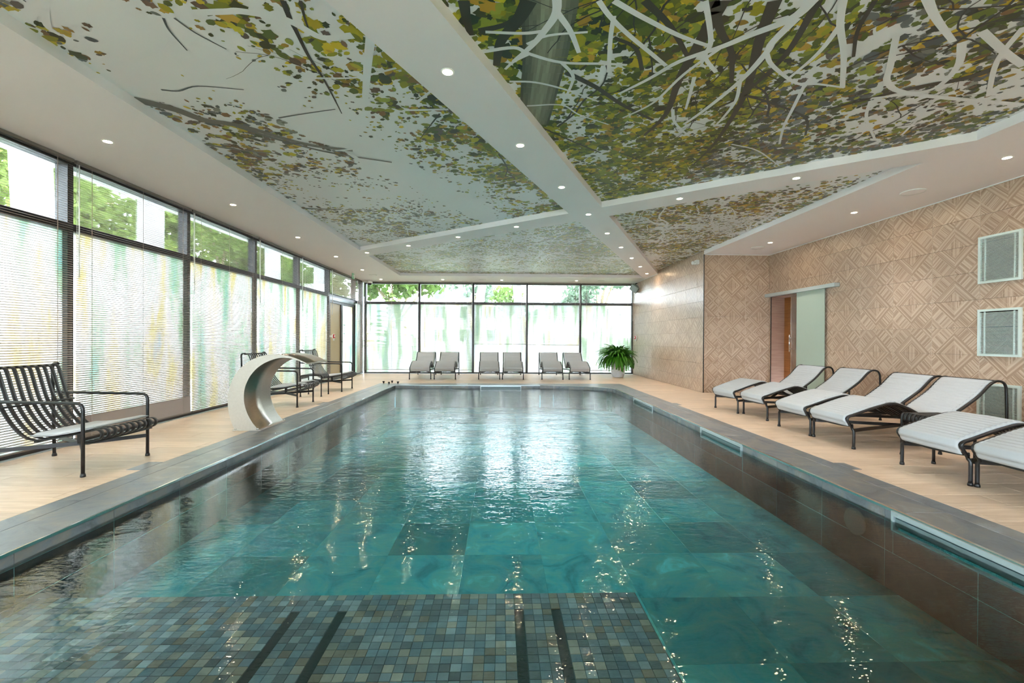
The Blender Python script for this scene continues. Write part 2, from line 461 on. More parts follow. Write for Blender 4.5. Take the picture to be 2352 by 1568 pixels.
# ------------------------------------------------------------------ ceiling
P1 = [(-3.02, 9.6), (1.01, 6.627), (-2.70, -1.0), (-3.02, -1.0)]
P2 = [(1.647, 6.74), (4.464, 4.58), (4.464, 12.53)]
P3 = [(1.434, 6.302), (4.464, 4.06), (4.464, -1.0), (-2.09, -1.0)]
P4 = [(-3.01, 10.19), (1.236, 7.057), (4.307, 13.36), (-3.01, 13.33)]
PANELS = [P1, P2, P3, P4]
def inside(p, poly):
    c = False; n = len(poly)
    for i in range(n):
        (x0, y0), (x1, y1) = poly[i], poly[(i + 1) % n]
        if (y0 > p[1]) != (y1 > p[1]) and p[0] < (x1 - x0) * (p[1] - y0) / (y1 - y0) + x0: c = not c
    return c
CEX0, CEX1, CEY0, CEY1 = -4.80, 6.1, YB - 0.1, 15.0
verts = [Vector(p) for p in [(CEX0, CEY0), (CEX1, CEY0), (CEX1, CEY1), (CEX0, CEY1)]]
faces = [[0, 1, 2, 3]]
for P in PANELS:
    b = len(verts); verts += [Vector(p) for p in P]; faces.append(list(range(b, b + len(P))))
cv, ce, cf, _, _, _ = delaunay_2d_cdt(verts, [], faces, 0, 1e-5)
mb = MB()
for f in cf:
    c = sum((cv[i] for i in f), Vector((0, 0))) / len(f)
    if any(inside(c, P) for P in PANELS): continue
    mb.poly([(cv[i].x, cv[i].y, H) for i in reversed(f)])
for P in PANELS:
    for i in range(len(P)):
        a, b = P[i], P[(i + 1) % len(P)]
        if P is P2 and i == 1:                         # along the far right wall only the near stretch has a riser
            b = (4.464, YA)
        mb.poly([(*a, H), (*b, H), (*b, HM), (*a, HM)])
ceiling = mb.build('ceiling', MAT['paint'])
tag(ceiling, 'matt white ceiling with crossing beams around four printed recesses', 'ceiling', kind='structure')
slab = MB().box(CEX0, CEX1, CEY0, CEY1, HM + 0.02, HM + 0.2).build('ceiling_slab', MAT['paint'], ceiling)

# printed leaf mural: base sheet, leaves, dark twigs, white branch silhouettes
INK = {'yg': [(166, 158, 26), (146, 146, 34), (182, 172, 40), (122, 128, 34)], 'gr': [(92, 106, 34), (112, 126, 44), (76, 92, 36), (138, 146, 52)],
       'dk': [(58, 66, 36), (48, 56, 44), (70, 70, 44)], 'br': [(128, 92, 56), (104, 80, 62), (146, 116, 60), (92, 82, 78)], 'gy': [(104, 110, 110), (84, 92, 98), (134, 138, 130)], 'ye': [(196, 172, 40), (176, 140, 48)]}
class Ink(MB):
    def __init__(s): super().__init__(); s.c = []
    def shape(s, pts, z, rgb):
        b = len(s.v); s.v += [(p[0], p[1], z) for p in pts]; s.face(range(b, b + len(pts))); s.c.append(lin(rgb))
    def ribbon(s, pts, w0, w1, z, rgb):
        pts = [Vector(p[:2]) for p in pts]; n = len(pts); prev = None
        for i, p in enumerate(pts):
            d = (pts[min(i + 1, n - 1)] - pts[max(i - 1, 0)]); d = d.normalized() if d.length > 1e-6 else Vector((1, 0))
            w = (w0 + (w1 - w0) * i / (n - 1)) / 2; q = Vector((-d.y, d.x)) * w
            cur = (p + q, p - q)
            if prev: s.shape([prev[0], prev[1], cur[1], cur[0]], z - 6e-6 * (i % 12), rgb)
            prev = cur
    def build_ink(s, name, parent):
        o = s.build(name, MAT['mural_print'], parent); me = o.data
        at = me.attributes.new('ink', 'FLOAT_COLOR', 'CORNER')
        buf = []
        for f, c in zip(s.f, s.c):
            for _ in f: buf += [c[0], c[1], c[2], 1.0]
        at.data.foreach_set('color', buf); tag(o, kind='stuff'); return o
def leaf_pts(x, y, l, w, a, lobed):
    if lobed: base = [(-.5, 0), (-.22, .42), (0, .3), (.16, .5), (.3, .2), (.5, 0), (.3, -.22), (.14, -.48), (0, -.28), (-.24, -.4)]
    else: base = [(-.5, 0), (-.25, .36), (.08, .42), (.34, .22), (.5, 0), (.32, -.24), (.05, -.4), (-.28, -.34)]
    ca, sa = math.cos(a), math.sin(a)
    return [(x + ca * l * u - sa * w * v, y + sa * l * u + ca * w * v) for u, v in base]
PR = random.Random(11)
from mathutils import noise as mnoise
def dens(x, y, pi):
    n = mnoise.noise(Vector((x * 0.75 + 4, y * 0.75, 1.7))) * 0.5 + 0.5
    n2 = mnoise.noise(Vector((x * 2.1, y * 2.1, 9.1))) * 0.5 + 0.5
    k = 0.6 * n + 0.4 * n2
    if pi == 0:      # left panel: leafy along the diagonal beam, bare towards the windows
        e = abs((x - 1.01) * 0.8999 - (y - 6.627) * 0.4361)      # distance from the beam
        return max(0.0, min(1.0, 1.25 - e / 1.05 + (k - 0.5) * 1.6)) if e < 1.6 else max(0, (k - 0.3) * 2.4)
    if pi == 2:
        e = max(0, (x - 1.6) / 2.6 + (4.0 - y) * 0.06)
        return max(0.05, min(1.0, 1.1 - e * 0.7 + (k - 0.5) * 1.6))
    if pi == 1: return max(0.0, min(1.0, (k - 0.24) * 1.9))
    return max(0.0, min(1.0, (k - 0.2) * 1.8))
def palette(x, y, pi, d):
    r = PR.random()
    if pi == 0:
        e = abs((x - 1.01) * 0.8999 - (y - 6.627) * 0.4361)
        if e < 1.0: keys = ['yg', 'yg', 'gr', 'gr', 'ye', 'br', 'dk']
        else: keys = ['br', 'br', 'gy', 'ye', 'gy', 'dk', 'yg']
    elif pi == 2: keys = ['yg', 'gr', 'gr', 'gr', 'dk', 'yg', 'gr', 'ye'] if x < 2.2 else ['gr', 'gy', 'dk', 'br', 'gr', 'ye', 'gy']
    elif pi == 1: keys = ['gr', 'br', 'gy', 'ye', 'gr', 'ye', 'br']
    else: keys = ['gr', 'gy', 'ye', 'gr', 'br', 'gr', 'gy']
    c = PR.choice(INK[PR.choice(keys)]); k = 0.85 + 0.3 * PR.random()
    w = (0.25 if y > 7 else 0.05, 0.05, 0.0, 0.32)[pi]  # pales the ink: window haze put into the far print colours
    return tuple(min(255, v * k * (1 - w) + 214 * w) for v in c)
WHITE = (236, 238, 242); TWIG = (58, 58, 56)
inks = [Ink() for _ in PANELS]
ZL = HM - 0.0008
pname = ['left', 'right', 'near', 'far']
for pi, P in enumerate(PANELS):
    xs = [p[0] for p in P]; ys = [p[1] for p in P]; area = (max(xs) - min(xs)) * (max(ys) - min(ys))
    for _ in range(int(area * (800, 1100, 1000, 1100)[pi])):
        x = PR.uniform(min(xs), max(xs)); y = PR.uniform(min(ys), max(ys))
        if not inside((x, y), P): continue
        d = dens(x, y, pi)
        k3 = mnoise.noise(Vector((x * 3.3, y * 3.3, 4.4))) + 0.6 * mnoise.noise(Vector((x * 8, y * 8, 2.2)))
        d *= max(0.0, min(1.0, (0.72, 0.85, 0.9, 0.85)[pi] + 1.1 * k3))
        if PR.random() > d: continue
        l = (0.035 + 0.085 * PR.random() ** 1.6) * (0.7 + 0.5 * d)
        if pi in (0, 2) and y < 3.2: l *= 1.25
        if pi == 0 and d < 0.4: l *= 0.75
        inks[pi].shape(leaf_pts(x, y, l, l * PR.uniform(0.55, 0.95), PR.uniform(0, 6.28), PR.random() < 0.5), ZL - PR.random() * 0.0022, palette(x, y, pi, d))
def walk(rng, x, y, a, n, step, wob):
    pts = [(x, y)]
    for _ in range(n):
        a += rng.gauss(0, wob); x += math.cos(a) * step; y += math.sin(a) * step; pts.append((x, y))
    return pts
def grow(ink, rng, x, y, a, n, step, w, z, rgb, depth, wob=0.2, keep=None):
    pts = walk(rng, x, y, a, n, step, wob)
    if keep: pts = [p for p in pts if inside(p, keep)]
    if len(pts) < 3: return
    ink.ribbon(pts, w, w * 0.55, z - rng.random() * 2e-4, rgb)
    if depth:
        for k in range(2, len(pts) - 1, max(2, n // 4)):
            if rng.random() < 0.8:
                dx, dy = pts[k + 1][0] - pts[k][0], pts[k + 1][1] - pts[k][1]
                grow(ink, rng, pts[k][0], pts[k][1], math.atan2(dy, dx) + rng.choice((-1, 1)) * rng.uniform(0.5, 1.0), max(4, int(n * 0.6)), step, w * 0.62, z, rgb, depth - 1, wob, keep)
def trace(ink, px, w0, w1, z, rgb):
    pts = [onz(u, v, HM) for u, v in px]
    c = smooth_curve([(p.x, p.y) for p in pts], 5)
    ink.ribbon(c, w0, w1, z, rgb)
ZT, ZB = HM - 0.0034, HM - 0.0042
# dark twigs
for pi, P in enumerate(PANELS):
    cx = sum(p[0] for p in P) / len(P); cyy = sum(p[1] for p in P) / len(P)
    for _ in range((2, 14, 46, 8)[pi]):
        x, y = cx + PR.gauss(0, 1.3), cyy + PR.gauss(0, 1.6)
        if inside((x, y), P): grow(inks[pi], PR, x, y, PR.uniform(0, 6.28), 14, 0.07, PR.uniform(0.006, 0.022), ZT, TWIG if pi in (0, 2) else (112, 112, 106), 1, 0.16, P)
n3 = inks[2]
# the big trunk and dark limbs of the near panel, then the white silhouettes traced where they are printed
tr = [onz(u, v, HM) for u, v in ((1265, -130), (1262, 0), (1258, 60), (1252, 130), (1240, 200), (1232, 250), (1226, 285))]
cc = smooth_curve([(p.x, p.y) for p in tr], 4)
for i in range(len(cc) - 1):
    w = 0.36 - 0.1 * i / len(cc); N = 14
    d = (cc[i + 1] - cc[i]).normalized(); q = Vector((-d.y, d.x))
    for k in range(N):
        f0, f1 = -0.5 + k / N, -0.5 + (k + 1) / N
        sh = 0.5 + 0.42 * math.sin(math.pi * (k + 0.9) / N) + 0.10 * math.sin(k * 2.7 + i * 0.35) * math.sin(i * 0.5 + k)
        n3.shape([cc[i] + q * w * f0, cc[i] + q * w * f1, cc[i + 1] + q * w * f1, cc[i + 1] + q * w * f0], ZT + 0.0002, (158 * sh, 162 * sh, 140 * sh))
for px, w0, w1 in [([(1215, 0), (1190, 45), (1150, 95), (1140, 150)], .10, .05), ([(1065, 0), (1072, 45), (1082, 80)], .07, .04), ([(1100, 70), (1160, 55), (1200, 25)], .05, .03),
                   ([(1660, 0), (1600, 110), (1560, 180), (1530, 260), (1480, 310)], .09, .03), ([(1780, 0), (1745, 90), (1720, 190), (1690, 255), (1640, 330), (1590, 380)], .08, .02),
                   ([(1300, 165), (1370, 200), (1430, 240), (1500, 275)], .05, .03), ([(1880, 0), (1800, 130), (1700, 220), (1640, 250)], .05, .02), ([(2352, 125), (2230, 175), (2080, 205), (1900, 250)], .09, .03),
                   ([(2010, 0), (1970, 70), (1960, 130)], .03, .02), ([(1700, 215), (1770, 235), (1850, 270), (1850, 310)], .03, .02), ([(1410, 85), (1460, 110), (1475, 160)], .03, .03), ([(1240, 290), (1330, 330), (1380, 350)], .02, .02),
                   ([(1480, 0), (1540, 60), (1580, 130)], .05, .03), ([(1640, 0), (1655, 70), (1680, 120), (1680, 190)], .06, .03)]:
    trace(n3, px, w0, w1, ZT - 0.0003, (64, 62, 54))
for px, w0, w1 in [([(1275, -40), (1278, 25), (1250, 70), (1220, 105), (1180, 140)], .06, .035), ([(1278, 25), (1310, 70), (1330, 120)], .045, .03), ([(1115, 72), (1200, 75), (1250, 70)], .025, .03),
                   ([(1105, 118), (1180, 108), (1215, 122), (1290, 142), (1390, 145), (1440, 148)], .035, .025), ([(1215, 122), (1180, 140), (1160, 158)], .03, .02), ([(1210, 100), (1260, 80), (1350, 72)], .025, .02),
                   ([(1290, 142), (1315, 170), (1312, 195), (1290, 240)], .03, .02), ([(1170, 186), (1230, 188), (1300, 205), (1375, 232)], .025, .018), ([(1210, 242), (1290, 240), (1330, 262), (1398, 285)], .02, .015),
                   ([(1375, 0), (1400, 35), (1440, 75), (1500, 125), (1530, 150)], .035, .03), ([(1410, 35), (1402, 90), (1398, 165)], .03, .03), ([(1410, 0), (1480, 40), (1560, 80), (1630, 105)], .04, .03),
                   ([(1620, 0), (1630, 60), (1632, 100), (1620, 130), (1645, 165)], .035, .03), ([(1870, -5), (1820, 40), (1720, 80), (1660, 105), (1560, 140), (1490, 180), (1420, 215)], .075, .025),
                   ([(1830, 40), (1775, 95), (1760, 120), (1700, 185), (1620, 250), (1570, 285)], .06, .03), ([(1760, 120), (1775, 150), (1830, 190), (1880, 192), (1940, 200)], .035, .02),
                   ([(1700, 185), (1690, 230), (1660, 270), (1640, 290)], .03, .02), ([(1945, -40), (1930, 50), (1938, 120), (1935, 200)], .045, .035), ([(1935, 50), (1880, 120), (1810, 180)], .04, .025),
                   ([(2120, -40), (2130, -5), (2150, 40), (2190, 95)], .06, .035), ([(2255, 70), (2310, 120), (2352, 150)], .05, .05), ([(2210, 95), (2200, 150), (2150, 200), (2080, 215), (2000, 225)], .05, .03),
                   ([(1660, 105), (1570, 170), (1500, 235), (1430, 270)], .03, .02), ([(2060, 75), (2045, 150), (2040, 190), (2100, 215), (2352, 240)], .04, .05), ([(1545, 250), (1550, 280), (1580, 310)], .03, .02),
                   ([(1680, 330), (1740, 345), (1790, 380)], .02, .015), ([(2352, 60), (2290, 140), (2270, 220)], .04, .03), ([(2000, 230), (1990, 270), (2010, 320)], .03, .02), ([(1595, 175), (1585, 215), (1575, 250)], .03, .02),
                   ([(1850, 190), (1820, 250), (1800, 290), (1790, 330)], .03, .02), ([(2150, 225), (2110, 270), (2070, 310)], .025, .02)]:
    trace(n3, px, w0, w1, ZB - PR.random() * 2e-4, WHITE)
n1 = inks[0]
for px, w0, w1, c in [([(650, 0), (665, 40), (680, 70), (710, 130), (740, 175), (770, 230), (785, 260)], .035, .008, TWIG), ([(690, 0), (700, 40), (710, 70)], .02, .01, TWIG), ([(375, 40), (390, 70), (430, 115)], .015, .008, (84, 92, 98)),
                      ([(400, 40), (450, 75), (520, 112)], .015, .008, (84, 92, 98)), ([(310, 228), (400, 250), (470, 275), (560, 290), (700, 330), (810, 345)], .12, .05, (112, 112, 106)), ([(540, 288), (640, 320), (760, 350), (900, 372)], .05, .03, (104, 106, 104)),
                      ([(370, 205), (410, 208), (455, 197), (560, 205)], .02, .01, (84, 92, 98)), ([(640, 270), (700, 260), (770, 250)], .018, .01, (84, 92, 98)), ([(465, 330), (560, 345), (640, 352)], .05, .02, (120, 122, 118)),
                      ([(690, 478), (760, 480), (860, 482)], .06, .03, (128, 130, 124)), ([(1145, 352), (1165, 385), (1160, 405)], .02, .012, TWIG), ([(1010, 260), (990, 285), (965, 318)], .018, .008, TWIG)]:
    trace(n1, px, w0, w1, ZT, c)
for px, w0, w1 in [([(815, 20), (850, 60), (845, 140), (842, 180), (838, 240)], .07, .05), ([(430, 28), (520, 25), (560, 25), (660, 45), (740, 85), (810, 80)], .05, .06), ([(700, 178), (800, 178), (842, 172), (910, 155)], .02, .02),
                   ([(800, 350), (830, 370), (858, 390), (862, 410)], .05, .10), ([(770, 345), (850, 340), (900, 352), (950, 385), (958, 410), (985, 435)], .03, .02), ([(850, 430), (885, 455), (870, 475)], .03, .03),
                   ([(790, 455), (830, 500), (840, 515), (815, 540), (828, 552)], .02, .03), ([(840, 510), (880, 530), (905, 550)], .025, .02), ([(890, 545), (900, 520), (930, 518), (938, 540)], .02, .02), ([(970, 505), (985, 530), (1010, 510), (1050, 490)], .02, .015),
                   ([(880, 470), (910, 460), (895, 440)], .03, .02), ([(960, 232), (1000, 200)], .03, .02), ([(940, 252), (1030, 250)], .03, .03), ([(380, 85), (360, 110), (300, 140)], .06, .04), ([(100, 20), (110, 60), (140, 80)], .05, .03)]:
    trace(n1, px, w0, w1, ZB, WHITE)
for pi, cnt in ((1, 20), (3, 34), (0, 6)):
    P = PANELS[pi]; cx = sum(p[0] for p in P) / len(P); cyy = sum(p[1] for p in P) / len(P)
    for _ in range(cnt):
        x, y = cx + PR.gauss(0, 1.2), cyy + PR.gauss(0, 1.5)
        if pi == 0: y = PR.uniform(7, 9)
        if inside((x, y), P): grow(inks[pi], PR, x, y, PR.uniform(0, 6.28), 16, 0.1, PR.uniform(0.04, 0.08), ZB, WHITE, 2, 0.22, P)
for pi, P in enumerate(PANELS):
    cx = sum(p[0] for p in P) / len(P); cyy = sum(p[1] for p in P) / len(P)
    sheet = MB().poly([(cx + (x - cx) * 1.02, cyy + (y - cyy) * 1.02, HM) for x, y in reversed(P)]).build('mural_panel', MAT['mural_base'], ceiling)
    tag(sheet, ('stretched ceiling sheet printed with sparse autumn leaves beside the blinds', 'ceiling sheet printed with pale twigs beside the wood-tiled wall', 'ceiling sheet printed with dense green leaves, trunk and white branches', 'far ceiling sheet, its leaf and branch print paled with window haze')[pi])
    inks[pi].build_ink('leaf_print', sheet)

# ------------------------------------------------------------------ right-hand walls with wood-look tiles
TW, TH = 0.606, 0.345
def tile_mesh(w, h, u0, v0, flip):
    mb = MB(); c = 0.0015
    mb.cbox(0.0012, w - 0.0012, 0.0012, h - 0.0012, 0, 0.010, c)
    me = mb.mesh('wall_tile', MAT['wood_wall_tile'])
    uvl = me.uv_layers.new(name='UVMap')
    for lp in me.loops:
        co = me.vertices[lp.vertex_index].co
        uvl.data[lp.index].uv = (u0 + co.x, (TH - (v0 + co.y)) if flip else v0 + co.y)
    return me
TILE_CACHE = {}
def tile_wall(parent, origin, axis, normal, length, height, holes=(), s_off=0.0, z_off=0.0):
    """tiles on a vertical plane; s runs along axis, holes are (s0, s1, z0, z1)"""
    ax, nr = Vector(axis), Vector(normal)
    M = Matrix(((ax.x, 0, nr.x, 0), (ax.y, 0, nr.y, 0), (ax.z, 1, nr.z, 0), (0, 0, 0, 1)))
    cols = []; s = -s_off
    while s < length - 1e-4: cols.append((max(s, 0), min(s + TW, length), s)); s += TW
    rows = []; z = -z_off; r = 0
    while z < height - 1e-4: rows.append((max(z, 0), min(z + TH, height), z, r)); z += TH; r += 1
    for (a, b, s) in cols:
        for (c, d, z, r) in rows:
            segs = [(a, b, c, d)]
            for (h0, h1, g0, g1) in holes:
                new = []
                for (p, q, m, n) in segs:
                    if q <= h0 or p >= h1 or n <= g0 or m >= g1: new.append((p, q, m, n)); continue
                    if p < h0: new.append((p, h0, m, n))
                    if q > h1: new.append((h1, q, m, n))
                    pp, qq = max(p, h0), min(q, h1)
                    if m < g0: new.append((pp, qq, m, g0))
                    if n > g1: new.append((pp, qq, g1, n))
                segs = new
            for (p, q, m, n) in segs:
                if q - p < 0.01 or n - m < 0.01: continue
                key = tuple(round(x, 4) for x in (q - p, n - m, p - s, m - z)) + (r % 2,)
                if key not in TILE_CACHE: TILE_CACHE[key] = tile_mesh(q - p, n - m, p - s, m - z, r % 2 == 1)
                o = bpy.data.objects.new('tile', TILE_CACHE[key]); COL.objects.link(o); o.parent = parent
                o.matrix_world = Matrix.Translation(Vector(origin) + ax * p + Vector((0, 0, m))) @ M
T = 0.01
wa = MB().box(XA + T, XA + 0.2, YA + T, YF + 0.2, 0, HM + 0.01).build('wall_right_far', MAT['grout'])
tag(wa, 'pale wood-patterned tiled wall beside the potted fern', 'wall', kind='structure')
tile_wall(wa, (XA + T, YA, 0), (0, 1, 0), (-1, 0, 0), YF - YA + 0.1, HM, s_off=0.27, z_off=0.05)
wr = MB().box(XA + T, XB + 0.2, YA + T, YA + 0.2, 0, H + 0.01).build('wall_right_return', MAT['grout'])
tag(wr, 'brown wood-patterned tiled wall facing the camera next to the sliding door', 'wall', kind='structure')
tile_wall(wr, (XA, YA + T, 0), (1, 0, 0), (0, -1, 0), XB - XA, H, s_off=TW - 0.328, z_off=0.05)
DO0, DO1, DOZ = 8.30, 9.58, 2.11       # door opening along Y
mb = MB(); X1 = XB + 0.28
mb.box(XB + T, X1, DO1, YA, 0, H + .01).box(XB + T, X1, DO0, DO1, DOZ, H + .01).box(XB + T, X1, YB, DO0, 0, H + .01)
wb = mb.build('wall_right_near', MAT['grout'])
tag(wb, 'long wood-patterned tiled wall behind the row of white loungers', 'wall', kind='structure')
# s runs towards the camera from the inner corner
tile_wall(wb, (XB + T, YA, 0), (0, -1, 0), (-1, 0, 0), YA - YB, H, holes=[(YA - DO1, YA - DO0, -1, DOZ)], s_off=TW - 0.07, z_off=0.05)
# black edge profile and white bead
tr1 = MB().box(XA - 0.004, XA + 0.012, YA - 0.004, YA + 0.012, 0, H).build('trim_1', MAT['black_metal'])
tag(tr1, 'thin black edge strip on the outer corner of the tiled walls', 'trim', kind='structure')
mb = MB().box(XB - .012, XB + .004, YB, YA, H - .012, H - .001).box(XA + .02, XB, YA - .012, YA + .004, H - .012, H - .001)
tag(mb.build('trim_2', MAT['white_plastic']), 'thin white bead where tiled wall meets the ceiling', 'trim', kind='structure')
tag(MB().box(XA - .010, XA + .004, 12.53, YF, H - .012, H - .001).build('trim_3', MAT['white_plastic']), 'short white bead at the ceiling above the far right wall', 'trim', kind='structure')
mb = MB().box(-4.8, 6.2, YB - .2, YB, 0, .9).box(-4.8, 6.2, YB - .2, YB, 2.5, H + .1).box(-4.8, -3.6, YB - .2, YB, .9, 2.5).box(3.6, 6.2, YB - .2, YB, .9, 2.5)
wk = mb.build('wall_back', MAT['paint'])
tag(wk, 'plain wall with a band of windows behind the photographer', 'wall', kind='structure')
for k in range(4):
    MB().box(-3.6 + 1.8 * k, -3.6 + 1.8 * (k + 1), YB - .09, YB - .08, .9, 2.5).build('pane', MAT['clear_glass'], wk)
    MB().box(-3.6 + 1.8 * k - .03, -3.6 + 1.8 * k + .03, YB - .15, YB - .03, .9, 2.5).build('mullion', MAT['frame'], wk)

# sliding door with its lined opening
dn = struct('door_1', 'frosted glass sliding door pushed open on a pale rail', 'door')
MB().box(XB + .012, XB + .32, DO1 - .004, DO1 + .02, 0, DOZ).build('reveal_panel', MAT['veneer_pink'], dn)
MB().box(XB + .30, XB + .33, DO0 - .3, DO1, 0, DOZ + .1).build('back_panel', MAT['veneer_orange'], dn)
MB().box(XB + .012, XB + .32, DO0, DO1, DOZ - .02, DOZ).build('head_lining', MAT['veneer_pink'], dn)
MB().box(XB + .012, XB + .32, DO0 - .02, DO0, 0, DOZ).build('reveal_panel', MAT['veneer_pink'], dn)
MB().box(XB - .006, XB + .006, DO1 - .012, DO1 + .004, 0, DOZ).build('edge_strip', MAT['black_metal'], dn)
MB().box(XB - .10, XB - .005, 7.60, 9.66, 2.105, 2.172).build('rail', MAT['alu'], dn)
gl = MB().box(XB - .045, XB - .033, 7.91, 8.67, .012, 2.11).build('frosted_pane', MAT['frosted_door'], dn)
MB().box(XB - .045, XB - .033, 8.67, 8.86, .012, 2.11).build('clear_strip', MAT['clear_glass'], dn)
hb = MB().tube([(XB - .10, 8.80, .93), (XB - .10, 8.80, 1.27)], .011, 10).build('handle', MAT['chrome'], dn)
for zz in (.99, 1.21): MB().tube([(XB - .10, 8.80, zz), (XB - .03, 8.80, zz)], .006, 8).build('handle_post', MAT['chrome'], dn)
MB().box(XB - .06, XB - .01, 7.9, 8.86, 0, .010).build('floor_guide', MAT['alu'], dn)

# ------------------------------------------------------------------ glazed walls: frames and panes
GX, GY = XL - 0.12, YF + 0.10          # glass planes
FR = MAT['frame']
def window_bay_left(n, y0, y1, label, door=False):
    w = struct('window_%d' % n, label, 'window')
    x0, x1 = GX - .07, GX + .06
    MB().box(x0, x1, y0 - .032, y0 + .032, 0, H + .02).build('mullion', FR, w)
    MB().box(x0, x1, y0 + .032, y1 - .032, H - .06, H + .03).build('top_rail', FR, w)
    MB().box(x0, x1, y0 + .032, y1 - .032, 2.285, 2.362).build('transom', FR, w)
    MB().box(x0, x1, y0 + .032, y1 - .032, 0, .05).build('sill', FR, w)
    MB().box(GX - .006, GX + .006, y0 + .03, y1 - .03, 2.36, H - .05).build('upper_pane', MAT['clear_glass'], w)
    if not door: MB().box(GX - .006, GX + .006, y0 + .03, y1 - .03, .045, 2.29).build('lower_pane', MAT['film_left'], w)
    return w
LB = [Y0 + BAY * i for i in range(-4, 5)]      # mullion lines from behind the camera to the door
n = 1
lbl = ['window bay with venetian blind far behind the camera', 'window bay with venetian blind behind the camera', 'window bay beside the camera', 'window bay at the left edge of the photo', 'window bay behind the nearest slatted armchair',
       'window bay left of the steel water spout', 'window bay behind the middle slatted armchair', 'window bay next to the glazed double door']
for i in range(8):
    window_bay_left(n, LB[i], LB[i + 1], lbl[i]); n += 1
D0, D1 = LB[8], 14.12
dw = window_bay_left(n, D0, D1, 'glazed bay holding the double door', True); n += 1
lw = window_bay_left(n, D1, YF + .02, 'narrow glazed bay in the far left corner'); n += 1
MB().box(GX - .07, GX + .06, YF + .02, YF + .16, 0, H + .02).build('corner_post', FR, lw)
dl = struct('door_2', 'grey-framed glazed double door with pull handle, far left', 'door')
dm = 13.02
for (a, b, mat) in ((D0 + .06, dm - .004, 'tan_film'), (dm + .004, D1 - .05, 'film_left')):
    mb = MB(); fx0, fx1, fw = GX - .03, GX + .035, .06
    mb.box(fx0, fx1, a, a + fw, .03, 2.2).box(fx0, fx1, b - fw, b, .03, 2.2).box(fx0, fx1, a + fw, b - fw, .03, .12).box(fx0, fx1, a + fw, b - fw, 2.13, 2.2)
    lf = mb.build('door_leaf', FR, dl)
    MB().box(GX - .004, GX + .004, a + fw, b - fw, .12, 2.13).build('pane', MAT[mat], lf)
MB().box(GX - .07, GX + .06, D0 + .032, D1 - .032, 2.2, 2.285).build('closer_housing', MAT['lens_grey'], dl)
MB().tube(fillet([(GX + .04, dm + .09, 1.30), (GX + .09, dm + .09, 1.30), (GX + .09, dm + .09, 1.55), (GX + .04, dm + .09, 1.55)], .02), .009).build('handle', MAT['chrome'], dl)
MB().tube(fillet([(GX + .04, dm - .05, 1.06), (GX + .085, dm - .05, 1.06), (GX + .085, dm - .17, 1.06)], .02), .009).build('lever', MAT['black_metal'], dl)
FXM = [-4.50, -2.709, -0.918, 0.884, 2.683, 4.455]
fl = ['far window bay in the left corner', 'far window bay behind the leftmost pair of loungers', 'far window bay behind the middle pair of loungers', 'far window bay right of the leaning columns', 'far window bay behind the potted fern']
for i in range(5):
    w = struct('window_%d' % n, fl[i], 'window'); n += 1
    a, b = FXM[i], FXM[i + 1]; y0, y1 = GY - .06, GY + .07
    MB().box(a - .032, a + .032, y0, y1, 0, H + .02).build('mullion', FR, w)
    if i == 4: MB().box(b - .03, b + .03, y0, y1, 0, H + .02).build('mullion', FR, w)
    MB().box(a + .032, b - .03, y0, y1, H - .06, H + .03).build('top_rail', FR, w)
    MB().box(a + .032, b - .03, y0, y1, 2.312, 2.395).build('transom', FR, w)
    MB().box(a + .032, b - .03, y0, y1, 0, .045).build('sill', FR, w)
    MB().box(a + .03, b - .03, GY - .006, GY + .006, 2.39, H - .05).build('upper_pane', MAT['clear_glass'], w)
    MB().box(a + .03, b - .03, GY - .006, GY + .006, .04, 2.315).build('lower_pane', MAT['film_far'], w)

# ------------------------------------------------------------------ venetian blinds (hung along local x, room side is local -y)
def slats_mesh(L, z0, z1, tilt, pitch=0.0238, closed_below=None):
    mb = MB(); z = z1; w = 0.025
    while z > z0:
        t = tilt; step = pitch
        if closed_below and z < closed_below: t = math.radians(66); step = 0.0205
        c, s = math.cos(t) * w / 2, math.sin(t) * w / 2
        cv_ = 0.0016                                   # slight crown of the slat
        b = len(mb.v)
        # room side edge (local -y) is low, window side edge high
        for yy, zz in ((-c, z - s), (s * .1 * 0, z + cv_), (c, z + s)):
            mb.v += [(-L / 2, yy, zz), (L / 2, yy, zz)]
        mb.face((b, b + 1, b + 3, b + 2), 0, True); mb.face((b + 2, b + 3, b + 5, b + 4), 0, True)
        z -= step
    return mb.mesh('slats', MAT['slat'])
def blind(label, loc, rotz, L, zbot, tilt=20, ztop=H, closed=None, wand_side=1, wand=True):
    t = thing('venetian_blind', label, 'blind', loc, rotz, 'venetian blinds')
    MB().cbox(-L / 2, L / 2, -.018, .018, ztop - .034, ztop - .001, .003).build('head_rail', MAT['blind_rail'], t)
    o = place('slats', slats_mesh(L, zbot + .02, ztop - .045, math.radians(tilt), closed_below=closed), t); tag(o, kind='stuff')
    MB().cbox(-L / 2, L / 2, -.014, .014, zbot, zbot + .016, .003).build('bottom_rail', MAT['blind_rail'], t)
    for f in ((-.4, 0, .4) if L > 1 else (-.3, .3)):
        MB().box(f * L - .004, f * L + .004, -.0155, -.0145, zbot + .01, ztop - .03).build('ladder_tape', MAT['slat'], t)
    if wand:
        xw = wand_side * (L / 2 - .01)
        MB().tube([(xw, -.03, ztop - .05), (xw, -.03, ztop - 1.25)], .0055, 8).build('wand', MAT['white_plastic'], t)
        MB().tube([(xw - .025, -.03, ztop - .05), (xw - .025, -.03, ztop - 1.05)], .002, 6).build('cord', MAT['white_plastic'], t)
    return t
